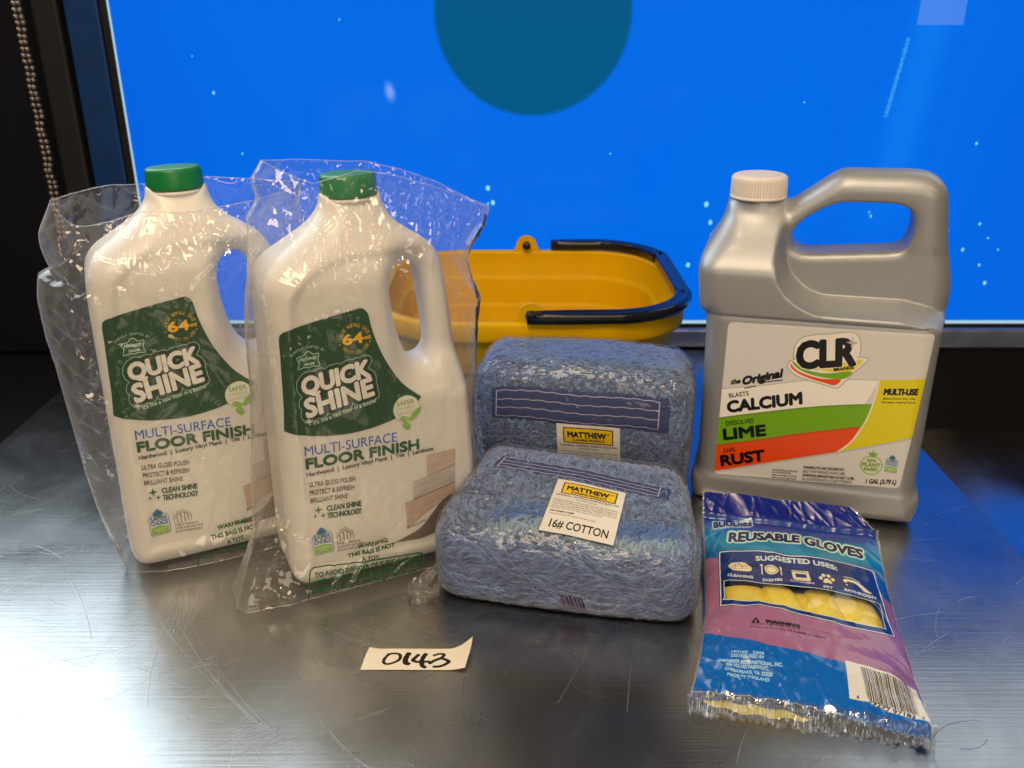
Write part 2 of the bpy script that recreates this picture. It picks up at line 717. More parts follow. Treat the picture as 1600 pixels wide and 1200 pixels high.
# ================================================================== SETTING
# --- scratched stainless table
def steel(name, base=(0.42, 0.43, 0.43), rough=0.27, scr=None, uneven=0.20):
    m, nt, N, L, out = mat(name)
    b = N.new('ShaderNodeBsdfPrincipled')
    b.inputs['Metallic'].default_value = 1
    tc = N.new('ShaderNodeTexCoord')
    # broad smears
    n1 = N.new('ShaderNodeTexNoise'); n1.inputs['Scale'].default_value = 7; n1.inputs['Detail'].default_value = 7
    n1.inputs['Roughness'].default_value = 0.62; n1.inputs['Distortion'].default_value = 0.8
    L.new(tc.outputs['Object'], n1.inputs['Vector'])
    # brushed grain: stretched noise
    mp = N.new('ShaderNodeMapping'); mp.inputs['Rotation'].default_value = (0, 0, R(-28)); mp.inputs['Scale'].default_value = (14, 620, 1)
    L.new(tc.outputs['Object'], mp.inputs[0])
    n2 = N.new('ShaderNodeTexNoise'); n2.inputs['Scale'].default_value = 1; n2.inputs['Detail'].default_value = 5
    L.new(mp.outputs[0], n2.inputs['Vector'])
    mp2 = N.new('ShaderNodeMapping'); mp2.inputs['Rotation'].default_value = (0, 0, R(64)); mp2.inputs['Scale'].default_value = (9, 380, 1)
    L.new(tc.outputs['Object'], mp2.inputs[0])
    n3 = N.new('ShaderNodeTexNoise'); n3.inputs['Scale'].default_value = 1; n3.inputs['Detail'].default_value = 3
    L.new(mp2.outputs[0], n3.inputs['Vector'])
    mr = N.new('ShaderNodeMapRange')
    mr.inputs[1].default_value = 0.32; mr.inputs[2].default_value = 0.68
    mr.inputs[3].default_value = rough - 0.045; mr.inputs[4].default_value = rough + 0.05
    L.new(n1.outputs[0], mr.inputs[0])
    cr = N.new('ShaderNodeMix'); cr.data_type = 'RGBA'
    cr.inputs[6].default_value = (*[c * 0.84 for c in base], 1)
    cr.inputs[7].default_value = (*base, 1)
    n4 = N.new('ShaderNodeTexNoise'); n4.inputs['Scale'].default_value = 16; n4.inputs['Detail'].default_value = 8; n4.inputs['Roughness'].default_value = 0.7
    L.new(tc.outputs['Object'], n4.inputs['Vector'])
    mr4 = N.new('ShaderNodeMapRange'); mr4.inputs[1].default_value = 0.35; mr4.inputs[2].default_value = 0.6
    L.new(n4.outputs[0], mr4.inputs[0])
    L.new(mr4.outputs[0], cr.inputs[0])
    L.new(cr.outputs[2], b.inputs['Base Color'])
    add = N.new('ShaderNodeMath'); add.operation = 'ADD'
    L.new(n2.outputs[0], add.inputs[0]); L.new(n3.outputs[0], add.inputs[1])
    h = add.outputs[0]
    rgh = mr.outputs[0]
    if scr is not None:
        t = N.new('ShaderNodeTexImage'); t.image = scr; t.extension = 'EXTEND'
        uv = N.new('ShaderNodeUVMap'); uv.uv_map = 'UVMap'
        L.new(uv.outputs[0], t.inputs[0])
        sx = N.new('ShaderNodeSeparateColor')
        L.new(t.outputs[0], sx.inputs[0])
        ad2 = N.new('ShaderNodeMath'); ad2.operation = 'MULTIPLY_ADD'
        L.new(sx.outputs[0], ad2.inputs[0]); ad2.inputs[1].default_value = -2.2; L.new(h, ad2.inputs[2])
        h = ad2.outputs[0]
        ad3 = N.new('ShaderNodeMath'); ad3.operation = 'MULTIPLY_ADD'
        L.new(sx.outputs[0], ad3.inputs[0]); ad3.inputs[1].default_value = 0.3; L.new(rgh, ad3.inputs[2])
        rgh = ad3.outputs[0]
    L.new(rgh, b.inputs['Roughness'])
    bp = N.new('ShaderNodeBump'); bp.inputs['Strength'].default_value = 0.22; bp.inputs['Distance'].default_value = 0.0003
    L.new(h, bp.inputs['Height'])
    # gentle unevenness of the sheet
    n5 = N.new('ShaderNodeTexNoise'); n5.inputs['Scale'].default_value = 5; n5.inputs['Detail'].default_value = 1
    L.new(tc.outputs['Object'], n5.inputs['Vector'])
    bp2 = N.new('ShaderNodeBump'); bp2.inputs['Strength'].default_value = uneven; bp2.inputs['Distance'].default_value = 0.01
    L.new(n5.outputs[0], bp2.inputs['Height'])
    L.new(bp2.outputs[0], bp.inputs['Normal'])
    L.new(bp.outputs[0], b.inputs['Normal'])
    L.new(b.outputs[0], out.inputs[0])
    return m


TX0, TX1, TY0, TY1 = -0.530, 0.420, -0.25, 1.105
sa = Art(TX0 * 1000, TY0 * 1000, TX1 * 1000, TY1 * 1000, 2.4)
sa.a[..., 3] = 1


def scratch(cx, cy, ang, ln, curv, w, v):
    t = np.linspace(-0.5, 0.5, 14)
    a = R(ang)
    p = np.stack([cx + t * ln * math.cos(a) - (t * t - 0.25) * curv * math.sin(a), cy + t * ln * math.sin(a) + (t * t - 0.25) * curv * math.cos(a)], -1)
    sa.line(p, w, (v, v, v), 1)


for k in range(420):
    scratch(rng.uniform(-520, 410), rng.uniform(300, 1050), rng.choice([-28, 60, 20, 100]) + rng.normal(0, 22), rng.uniform(8, 90), rng.normal(0, 14), 0.42, rng.uniform(0.1, 0.5))
for k in range(12):      # bundle of curved scuffs in front of the left bottle
    scratch(-268 + k * 2.6 + rng.normal(0, 2), 560 + rng.normal(0, 9), 98 + rng.normal(0, 4), rng.uniform(40, 85), 18 + rng.normal(0, 5), 0.5, rng.uniform(0.3, 0.7))
for k in range(4):
    scratch(-205 + k * 3, 490 + rng.normal(0, 4), -52 + rng.normal(0, 3), 170, 22, 0.5, 0.28)
for k in range(16):
    scratch(-160 + rng.normal(0, 12), 425 + rng.normal(0, 5), 35 + rng.normal(0, 8), 14, 1, 0.7, 0.8)
    scratch(-215 + rng.normal(0, 12), 492 + rng.normal(0, 5), 40 + rng.normal(0, 8), 10, 1, 0.6, 0.6)
scratch(-110, 436, 25, 70, 3, 0.7, 0.9)
for k in range(10):
    scratch(-80 + rng.normal(0, 30), 520 + rng.normal(0, 16), -12 + rng.normal(0, 25), 60, 16, 0.7, 0.6)
scr_im = new_image('table_scratches', sa.a)
scr_im.colorspace_settings.name = 'Non-Color'
m_steel = steel('scratched_steel', scr=scr_im)
m_steel2 = steel('plain_steel', base=(0.7, 0.66, 0.62), rough=0.24, uneven=0.05)
m_edge = principled('worn_steel_edge', (0.5, 0.5, 0.5), 0.3, 1.0)

table = empty('metal_table', ((TX0 + TX1) / 2, (TY0 + TY1) / 2, 0))
tag(table, 'scratched stainless steel table top carrying all the cleaning goods', 'table')
cx, cy = table.location.x, table.location.y
nx, ny = 24, 34
X, Y = np.meshgrid(np.linspace(TX0 + .002, TX1 - .002, nx), np.linspace(TY0 + .002, TY1 - .002, ny), indexing='ij')
V = np.stack([X - cx, Y - cy, 0 * X], -1).reshape(-1, 3)
uv = np.stack([(X - TX0) / (TX1 - TX0), (Y - TY0) / (TY1 - TY0)], -1).reshape(-1, 2)
mesh_obj('table_top', V, grid_faces(nx, ny), m_steel, table, True, uv)
v, f = [], []
loops = [(0, 0.002, 0.0), (0, 0.0006, -0.0006), (0, 0, -0.002), (0, 0, -0.03), (0, 0.004, -0.034)]
for _, ins, z in loops:
    v += [(TX0 + ins - cx, TY0 + ins - cy, z), (TX1 - ins - cx, TY0 + ins - cy, z), (TX1 - ins - cx, TY1 - ins - cy, z), (TX0 + ins - cx, TY1 - ins - cy, z)]
for a in range(len(loops) - 1):
    for b in range(4):
        f.append((a * 4 + b, a * 4 + (b + 1) % 4, a * 4 + 4 + (b + 1) % 4, a * 4 + 4 + b)[::-1])
mesh_obj('edge_rim', v, f, m_edge, table, False)

# --- lower shelf on the right, floor on the left, walls
m_black = principled('black_panel', (0.005, 0.005, 0.007), 0.35, spec=0.3, bump=0.1, bscale=60)
m_blackw = principled('black_wall_paint', (0.005, 0.006, 0.010), 0.5, spec=0.2, bump=0.1, bscale=40)
v, f = [], []
nx, ny = 40, 40
X, Y = np.meshgrid(np.linspace(0.43, 1.5, nx), np.linspace(0.2, 1.118, ny), indexing='ij')
Zs = -0.129 - 0.115 * (1.118 - Y) + 0.010 * np.exp(-((X - 0.60 - 0.25 * (1.1 - Y)) / 0.05) ** 2) + 0.004 * np.sin(X * 9 + Y * 6)
shelf = mesh_obj('lower_shelf', np.stack([X, Y, Zs], -1).reshape(-1, 3), grid_faces(nx, ny), m_steel2)
tag(shelf, 'shiny wavy steel shelf below the right edge of the table', 'shelf')
v, f = box(-2.0, -0.536, -0.5, 1.119, -0.14, -0.012, 0.002)
o = mesh_obj('black_counter', v, f, m_black, None, False); tag(o, 'black counter surface beside the left edge of the steel table', 'counter')
v, f = box(-0.5359, 0.43, -0.2, 1.11, -0.2, -0.036)
o = mesh_obj('floor', v, f, m_black, None, False); tag(o, kind='structure')
v, f = box(-0.54, 1.8, 1.14, 1.2, -0.3, 0.56)
o = mesh_obj('wall', v, f, m_blackw, None, False); tag(o, kind='structure')
v, f = box(-0.24, 0.50, 1.14, 1.2, 0.5602, 1.6)
o = mesh_obj('wall', v, f, m_blackw, None, False); tag(o, kind='structure')
v, f = box(-2.2, -0.5402, 1.14, 1.2, -0.3, 0.440)
o = mesh_obj('wall', v, f, m_blackw, None, False); tag(o, kind='structure')
v, f = box(0.4205, 1.8, 1.119, 1.139, -0.3, -0.002)
o = mesh_obj('black_kick_panel', v, f, m_black, None, False); tag(o, 'black recessed panel under the right end of the blue screen', 'panel')

# --- the lit blue screen in its frame
scr = empty('display_screen', (0.317, 1.12, 0.03)); sx, sz = 0.317, 0.03
tag(scr, 'large glowing blue screen with a dark teal disc behind the bottles', 'screen')
S0, S1, SZ0, SZ1 = -0.464, 1.10, 0.035, 0.455
ar = Art(S0 * 1000, SZ0 * 1000, S1 * 1000, SZ1 * 1000, 1.6)
Yg, Xg = np.mgrid[0:ar.h, 0:ar.w]
xm, zm = Xg / ar.k + ar.x0, Yg / ar.k + ar.z0
nz_ = vnoise(np.stack([xm / 160, zm / 160, 0 * xm], -1)) * 0.5 + vnoise(np.stack([xm / 60, zm / 400, 0 * xm + 4], -1)) * 0.3
base = np.stack([0 * xm + 0.0, 0.418 + 0.012 * nz_ - 0.03 * np.exp(-(xm + 464) / 90) - 0.035 * np.clip((xm - 480) / 400, 0, 1), 0.905 - 0.03 * np.exp(-(xm + 464) / 90) + 0.01 * nz_ - 0.03 * np.clip((xm - 480) / 400, 0, 1)], -1)
ar.a[..., :3] = base; ar.a[..., 3] = 1
d = np.hypot(xm - 24, zm - 409) - 114
w = np.clip(0.5 - d / 5, 0, 1)[..., None]
ar.a[..., :3] = ar.a[..., :3] * (1 - w) + np.array([0.0, 0.345, 0.52], np.float32) * w
# glass reflections painted in: faint vertical band and pale patches; also a chalky streak
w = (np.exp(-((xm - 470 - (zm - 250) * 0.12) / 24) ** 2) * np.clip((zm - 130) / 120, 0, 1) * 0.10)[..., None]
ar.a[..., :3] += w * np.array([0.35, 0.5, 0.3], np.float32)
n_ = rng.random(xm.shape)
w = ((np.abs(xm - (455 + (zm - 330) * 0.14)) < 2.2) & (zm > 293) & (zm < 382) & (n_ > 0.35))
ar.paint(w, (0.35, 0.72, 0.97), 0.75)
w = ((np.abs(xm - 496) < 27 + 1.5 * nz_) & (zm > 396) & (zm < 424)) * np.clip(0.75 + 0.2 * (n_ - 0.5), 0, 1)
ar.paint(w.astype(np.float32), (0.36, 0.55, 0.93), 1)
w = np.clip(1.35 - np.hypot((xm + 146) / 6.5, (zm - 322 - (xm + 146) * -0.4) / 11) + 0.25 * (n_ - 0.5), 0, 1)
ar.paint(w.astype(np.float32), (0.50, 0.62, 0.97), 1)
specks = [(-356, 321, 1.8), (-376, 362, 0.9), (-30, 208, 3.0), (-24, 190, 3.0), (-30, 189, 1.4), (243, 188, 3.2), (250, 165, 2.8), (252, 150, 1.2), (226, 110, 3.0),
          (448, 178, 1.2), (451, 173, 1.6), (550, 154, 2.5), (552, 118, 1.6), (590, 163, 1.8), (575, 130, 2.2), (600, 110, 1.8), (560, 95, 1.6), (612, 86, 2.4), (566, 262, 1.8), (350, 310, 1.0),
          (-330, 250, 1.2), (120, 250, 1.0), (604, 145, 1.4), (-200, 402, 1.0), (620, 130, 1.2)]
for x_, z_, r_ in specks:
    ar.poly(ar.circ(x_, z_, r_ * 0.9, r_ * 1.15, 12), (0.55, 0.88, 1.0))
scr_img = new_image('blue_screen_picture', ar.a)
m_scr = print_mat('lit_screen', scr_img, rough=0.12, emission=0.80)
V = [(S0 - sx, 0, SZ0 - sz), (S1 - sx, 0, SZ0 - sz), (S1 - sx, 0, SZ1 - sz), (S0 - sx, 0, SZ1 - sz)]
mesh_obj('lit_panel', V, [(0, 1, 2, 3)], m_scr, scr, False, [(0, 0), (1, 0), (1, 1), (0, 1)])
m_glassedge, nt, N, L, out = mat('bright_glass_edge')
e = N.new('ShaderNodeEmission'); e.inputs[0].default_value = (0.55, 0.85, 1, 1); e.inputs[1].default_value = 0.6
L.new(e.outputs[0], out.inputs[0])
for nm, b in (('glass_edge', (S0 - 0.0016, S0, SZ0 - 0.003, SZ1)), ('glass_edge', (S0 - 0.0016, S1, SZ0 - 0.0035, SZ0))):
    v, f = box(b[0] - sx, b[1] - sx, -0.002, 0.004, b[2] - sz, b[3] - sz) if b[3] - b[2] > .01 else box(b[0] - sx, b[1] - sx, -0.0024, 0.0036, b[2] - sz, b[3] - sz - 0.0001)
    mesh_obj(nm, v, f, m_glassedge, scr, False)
m_gasket = principled('black_gasket', (0.004, 0.004, 0.005), 0.5)
v, f = box(S0 - 0.010 - sx, S0 - 0.0017 - sx, -0.004, 0.012, -0.03, 0.48, 0.0008)
mesh_obj('gasket', v, f, m_gasket, scr, False)
v, f = box(S0 - 0.0099 - sx, S1 - sx, -0.004, 0.012, SZ0 - 0.0075 - sz, SZ0 - 0.0037 - sz, 0.0005)
mesh_obj('gasket', v, f, m_gasket, scr, False)
m_blue_refl = principled('blue_reflection_frame', (0.010, 0.050, 0.19), 0.3, 0.2, coat=0.3, var=0.2)  # blue screen reflection on the post put into its base colour
v, f = box(-0.5135, -0.4745, 1.112, 1.138, -0.01, 0.455, 0.002)
o = mesh_obj('frame_post', v, f, m_blue_refl, None, False); tag(o, 'dark upright frame post coloured with blue reflection, left of the blue screen', 'post')
v, f = box(-0.549, -0.5185, 1.107, 1.138, -0.01, 0.448, 0.003)
o = mesh_obj('frame_post', v, f, principled('charcoal_post', (0.014, 0.015, 0.018), 0.5, spec=0.3), None, False); tag(o, 'charcoal upright post between the bead chain and the blue tinted post', 'post')
m_sill = principled('sill_metal', (0.26, 0.32, 0.46), 0.35, 0.8, rvar=0.1)  # reflection of the lit screen tinted into the metal colour
v, f = box(-0.4742, 1.8, 1.106, 1.139, 0.0005, 0.0268, 0.004)
o = mesh_obj('window_sill', v, f, m_sill, None, True); tag(o, 'metal sill strip coloured with blue reflection, running along under the lit screen', 'sill')
v, f = box(-2, -0.556, 1.125, 1.139, -0.01, 0.441)
o = mesh_obj('side_panel', v, f, m_blackw, None, False); tag(o, 'flat black panel at the far left behind the bead chain', 'panel')
v, f = box(-0.464, 1.8, 1.10, 1.138, SZ1 + 0.001, 0.56, 0.002)
o = mesh_obj('screen_head', v, f, m_black, None, False); tag(o, 'black head rail closing the top of the lit screen', 'rail')

# --- bead chain
m_bead = principled('bronze_bead', (0.26, 0.225, 0.20), 0.35, 0.8)
chain = empty('bead_chain', (-0.556, 1.085, 0.5))
tag(chain, 'hanging bronze bead chain of a blind at the far left', 'chain')
cp = [(0.0, 0, 0.06), (0.0, 0, -0.36)]
V, F = tube([(0.0035, 0, 0.06), (0.0035, 0, -0.15), (0.0035, 0, -0.36)], 0.0008, 6)
mesh_obj('cord', V, F, m_gasket, chain)
pv, pf = [], []
for sgn in (-1, 1):
    prof = [(0.0001, 0.0031), (0.0018, 0.0026), (0.0030, 0.0013), (0.0033, 0), (0.0030, -0.0013), (0.0018, -0.0026), (0.0001, -0.0031)]
    v, f = lathe(prof, 9, 0.0027 * sgn + 0.0035, 0)
    k = len(pv)
    pv += v; pf += [[q + k for q in w][::-1] for w in f]
bead = mesh_obj('bead', pv, pf, m_bead, chain)
bead.location = (0, 0, 0.055)
nb = 60
for k in range(1, nb):
    c = bead.copy(); link(c, chain)
    c.location = (0.0004 * math.sin(k * 1.7), 0.0006 * math.cos(k), 0.055 - k * 0.0068)
    c.rotation_euler = (0, R(6 * math.sin(k * 2.1)), R(20 * math.sin(k * 0.9)))

# ================================================================== YELLOW BUCKET
m_yel = principled('yellow_plastic', (0.72, 0.42, 0.0), 0.42, spec=0.10, bump=0.06, bscale=90, var=0.10)
m_blkp = principled('glossy_black_plastic', (0.006, 0.006, 0.008), 0.22, coat=0.3)
BX, BY = 0.018, 0.949
bucket = empty('bucket', (BX, BY, 0)); bucket.scale = (1, 1, 0.965)
tag(bucket, 'yellow plastic bucket with a black folded carry handle behind the mop packs', 'bucket')


def rrect(hx, hy, r, n=14):
    p = []
    for cx_, cy_, a0 in ((hx - r, hy - r, 0), (-hx + r, hy - r, 90), (-hx + r, -hy + r, 180), (hx - r, -hy + r, 270)):
        for k in range(n + 1):
            a = R(a0 + 90 * k / n)
            p.append((cx_ + r * math.cos(a), cy_ + r * math.sin(a)))
    return np.array(p)


def loft(levels, rr=0.085):
    V = []
    for hx, hy, z in levels:
        q = rrect(hx, hy, rr * min(1, hx / 0.16))
        V.append(np.concatenate([q, np.full((len(q), 1), z)], 1))
    n = len(V[0])
    return np.concatenate(V), grid_faces(len(levels), n, wrap=True)


HX, HY = 0.160, 0.142
outer = [(0.05, 0.04, 0.004), (HX - .040, HY - .036, 0.004), (HX - .034, HY - .030, 0.006), (HX - .031, HY - .027, 0.012), (HX - .026, HY - .023, 0.045), (HX - .0255, HY - .0225, 0.047), (HX - .0215, HY - .019, 0.049), (HX - .021, HY - .0185, 0.051),
         (HX - .0185, HY - .016, 0.080), (HX - .018, HY - .0155, 0.082), (HX - .0145, HY - .0125, 0.084), (HX - .014, HY - .012, 0.086), (HX - .0105, HY - .009, 0.115), (HX - .0095, HY - .0085, 0.1195),
         (HX - .002, HY - .002, 0.1215), (HX - .0006, HY - .0006, 0.123), (HX, HY, 0.126), (HX, HY, 0.1395), (HX - .001, HY - .001, 0.142), (HX - .003, HY - .003, 0.1432), (HX - .006, HY - .006, 0.1432), (HX - .0085, HY - .0085, 0.142), (HX - .0095, HY - .0095, 0.139)]
V, F = loft(outer)
mesh_obj('outer_wall', V, F, m_yel, bucket)
inner = [(HX - .0096, HY - .0096, 0.1388), (HX - .013, HY - .0115, 0.113), (HX - .014, HY - .0125, 0.111), (HX - .0175, HY - .0155, 0.109), (HX - .018, HY - .016, 0.107), (HX - .0215, HY - .019, 0.078), (HX - .022, HY - .0195, 0.076), (HX - .0255, HY - .0225, 0.0745), (HX - .026, HY - .023, 0.073), (HX - .029, HY - .026, 0.044),
         (HX - .034, HY - .03, 0.040), (HX - .037, HY - .033, 0.012), (HX - .045, HY - .041, 0.008), (0.04, 0.03, 0.0075), (0.001, 0.001, 0.0075)]
V, F = loft(inner)
mesh_obj('inner_wall', V, F[:, ::-1].copy(), m_yel, bucket)
# rim ears that hold the handles
for sy in (-1, 1):
    t = np.linspace(0, np.pi, 17)
    pr = [(-0.0195, -0.004)] + [(-0.0125 * math.cos(a), 0.008 + 0.0125 * math.sin(a)) for a in t] + [(0.0195, -0.004)]
    y0, y1 = sy * (HY - 0.0085), sy * (HY - 0.0045)
    n = len(pr)
    v = [(x, y0, 0.142 + z) for x, z in pr] + [(x, y1, 0.142 + z) for x, z in pr]
    f = [tuple(range(n)), tuple(range(2 * n - 1, n - 1, -1))] + [(i, i + n, (i + 1) % n + n, (i + 1) % n) for i in range(n)]
    mesh_obj('ear', v, f, m_yel, bucket, False)
    v, f = lathe([(0.0001, 0.009), (0.004, 0.009), (0.005, 0.008), (0.005, -0.008), (0.004, -0.009), (0.0001, -0.009)], 20)
    o = mesh_obj('pivot_pin', v, f, m_blkp, bucket)
    o.rotation_euler = (R(90), 0, 0)
    o.location = (0, sy * (HY - 0.006), 0.1505)
# folded handles, one on each half of the rim
for sx_ in (1,):
    q = rrect(HX - 0.003, HY - 0.002, 0.080, 18)
    q = q[(q[:, 0] >= 0.0)]
    q = q[np.argsort(np.arctan2(q[:, 1], q[:, 0] - 0.02))]
    q = np.concatenate([[[-0.004, -(HY + 0.0005)]], [[0.02, -(HY - 0.0005)]], q, [[0.03, HY - 0.003]], [[0.017, HY - 0.004]]])
    q = smooth_curve(q[::2] if len(q) > 20 else q, 4)
    T = np.gradient(q, axis=0); T /= np.linalg.norm(T, axis=1)[:, None]
    Nn = np.stack([T[:, 1], -T[:, 0]], -1)
    sec = [(-0.0075, 0.0), (-0.008, 0.002), (-0.008, 0.0085), (-0.0068, 0.0102), (-0.004, 0.0106), (-0.0015, 0.0092), (0.0015, 0.0092), (0.004, 0.0106), (0.0068, 0.0098), (0.008, 0.0080), (0.008, 0.001), (0.0068, -0.0008), (-0.006, -0.0008)]
    V = []
    for i in range(len(q)):
        en = min(i, len(q) - 1 - i)
        sc = min(1.0, 0.75 + 0.15 * en)
        V += [(sx_ * (q[i, 0] + Nn[i, 0] * a * sc), q[i, 1] + Nn[i, 1] * a * sc, 0.1452 + b * (0.8 + 0.2 * sc)) for a, b in sec]
    k = len(sec)
    F = [tuple(x) for x in grid_faces(len(q), k, wrap=True, flip=(sx_ < 0))]
    F += [tuple(range(k)), tuple(range((len(q) - 1) * k, len(q) * k))]
    mesh_obj('handle', V, F, m_blkp, bucket)

# ================================================================== FLOOR-FINISH BOTTLES
m_white = principled('white_bottle_plastic', (0.84, 0.82, 0.78), 0.33, sss=0.35, bump=0.05, bscale=60)
m_green = principled('green_cap_plastic', (0.004, 0.20, 0.05), 0.38, bump=0.08, bscale=500)
H1 = 0.0018
OUT1 = smooth_curve([(-0.021, .292), (-.024, .282), (-.034, .271), (-.052, .2605), (-.066, .252), (-.0745, .242), (-.078, .228), (-.0795, .2), (-.081, .15), (-.083, .08), (-.0845, .035), (-.084, .012), (-.077, .002), (-.06, 0), (0, 0), (.06, 0), (.073, .003), (.079, .014),
                     (.0795, .04), (.0785, .09), (.0765, .14), (.074, .18), (.071, .215), (.067, .238), (.060, .2495), (.048, .258), (.034, .2665), (.025, .277), (.021, .292)], 4)
_k = lambda x: 1 - 0.06 * np.clip((np.abs(x) - 0.026) / 0.03, 0, 1)
OUT1[:, 0] *= _k(OUT1[:, 0])
HOLE1 = smooth_curve([(.0195, .224), (.0235, .235), (.031, .2385), (.0385, .2355), (.0425, .226), (.0445, .205), (.0465, .178), (.0445, .165), (.038, .1625), (.0295, .173), (.022, .196)], 4, True)
xs = np.arange(-0.095, 0.092, H1); ys = np.arange(-0.052, 0.053, H1); zs = np.arange(-0.008, 0.302, H1)
ORG1 = (xs[0], ys[0], zs[0])
X2, Z2 = np.meshgrid(xs, zs, indexing='ij')
d2 = poly_sdf(X2, Z2, OUT1)
dh = poly_sdf(X2, Z2, HOLE1)
sm = lambda a, b, x: (lambda t: t * t * (3 - 2 * t))(np.clip((x - a) / (b - a), 0, 1))
Dp = 0.0415 - 0.0225 * sm(0.232, 0.292, Z2)
# handle side is thinner than the body
hz = sm(0.135, 0.175, Z2) * (1 - sm(0.243, 0.268, Z2)) * sm(0.004, 0.040, X2)
Dp = Dp * (1 - hz) + 0.0215 * hz
pan = poly_sdf(X2, Z2, np.array([0.94, 1]) * smooth_curve([(-.069, .03), (-.0665, .15), (-.0635, .205), (-.0587, .228), (-.047, .2405), (-.031, .248), (-.010, .2525), (.014, .2525), (.036, .2480), (.052, .238), (.060, .225), (.066, .17), (.069, .09), (.069, .03), (.06, .018), (-.06, .018)], 4, True))
Dp = Dp - 0.0022 * (1 - sm(-0.004, 0.003, pan))
Y3 = np.abs(ys)[None, :, None]
f1 = extr(d2[:, None, :], Y3 - Dp[:, None, :], np.minimum(0.019, Dp * 0.93)[:, None, :])
f1 = smax(f1, -(dh[:, None, :] - 0.0022 + 0.0 * Y3), 0.015)
neck = np.maximum(np.hypot(xs[:, None, None], ys[None, :, None]) - 0.0178, np.abs(zs[None, None, :] - 0.28) - 0.0125)
f1 = smin(f1, neck, 0.006)
V1, F1 = surface_nets(f1, ORG1, H1)
D1 = front_depth(f1, ORG1, H1)

# front print, millimetres on the bottle face
G = (0.0, 0.28, 0.12); BLU = (0.08, 0.38, 0.78); DG = (0.10, 0.33, 0.20); GR = (0.30, 0.27, 0.24); WH = (0.95, 0.94, 0.92)
A1 = Art(-80, 12, 66, 222, 8)
gp_ = smooth_curve([(-64, 207.6), (-50, 210.5), (-30, 213.8), (-14, 216), (-9.5, 216.6), (-6, 214.5), (-4, 210.5), (-3.0, 202.7), (-0.4, 191.5), (4.3, 177.8), (10.9, 164.4), (18.8, 152.4), (30.5, 141.5)], 4).tolist() + \
    smooth_curve([(30.5, 141.0), (20.6, 133.0), (6.4, 127.6), (-12, 124.2), (-29.8, 123.8), (-51.1, 126.8), (-72.1, 133.4)], 4).tolist() + [(-70.5, 150), (-68.3, 190)] + smooth_curve([(-68, 200), (-67, 205), (-64, 207.6)], 3).tolist()
A1.poly(gp_, G)
# 64 oz roundel
A1.text('64', (-24.2, 191.6), (-9.8, 191.6), 7.2, (1, 0.76, 0.05), bold=0.45)
A1.text('oz', (-8.8, 193.4), (-3.8, 193.6), 3.2, (1, 0.76, 0.05), bold=0.15)
A1.arc('VALUE REFILL SIZE', -15.4, 194.8, 9.0, 172, 18, 2.5, (0.95, 0.72, 0.1))
A1.arc('READY-TO-USE', -15.4, 194.8, 11.4, 215, 328, 2.5, (0.95, 0.72, 0.1), inside=True)
A1.poly(A1.circ(-26.6, 192.0, 0.5), (0.95, 0.72, 0.1)); A1.poly(A1.circ(-4.6, 191.0, 0.5), (0.95, 0.72, 0.1))
# house badge
A1.arc('FORMULA CRAFTED BY', -49.6, 177.0, 16.5, 130, 50, 1.9, (0.72, 0.84, 0.76))
bd = smooth_curve([(-57.5, 187.5), (-53, 188.6), (-51.5, 190.2), (-49.6, 191.2), (-47.6, 190.2), (-46, 188.6), (-42, 188.6), (-43.2, 184), (-42.2, 179.4), (-47, 180), (-50, 179.2), (-53, 180), (-57.5, 179), (-56.4, 183.5)], 3, True)
A1.poly(bd, (0.05, 0.33, 0.19)); A1.line(bd, 0.5, (0.78, 0.88, 0.82), closed=True)
A1.text('Holloway', (-56, 184.4), (-43.8, 185.2), 2.9, (0.85, 0.92, 0.88), bold=0.1, shear=12)
A1.text('House', (-53.4, 180.8), (-46, 181.3), 2.4, (0.85, 0.92, 0.88), bold=0.1, shear=12)
A1.text('SINCE 1967', (-53.5, 175.6), (-45, 176.2), 1.5, (0.6, 0.75, 0.66))
# name
mq = A1.mtext('QUICK', (-56.0, 159.6), (-7.2, 165.4), 12.0, 0.95, 5) | A1.mtext('SHINE', (-55.2, 142.2), (-5.6, 150.4), 13.2, 0.95, 5)
mo = A1.dil(mq, 3.0)
A1.paint(A1.dil(mq, 3.5), (0.62, 0.80, 0.70)); A1.paint(mo, (0.01, 0.22, 0.10))
sh = np.zeros_like(mq); sh[:-6, 8:] = mq[6:, :-8]
A1.paint(A1.dil(sh, 0.7), (0.05, 0.09, 0.07), 0.85)
A1.paint(mq, WH)
A1.text('It\u2019s like a new floor in a bottle!', (-51.5, 135.6), (-4.5, 144.4), 2.9, (0.85, 0.92, 0.88), bold=0.08, shear=8)
for k in range(4):
    a = R(45 * k + 8); l = 3.0 if k % 2 == 0 else 1.9
    A1.line([(-54.5 - l * math.cos(a), 139 - l * math.sin(a)), (-54.5 + l * math.cos(a), 139 + l * math.sin(a))], 0.5, WH)
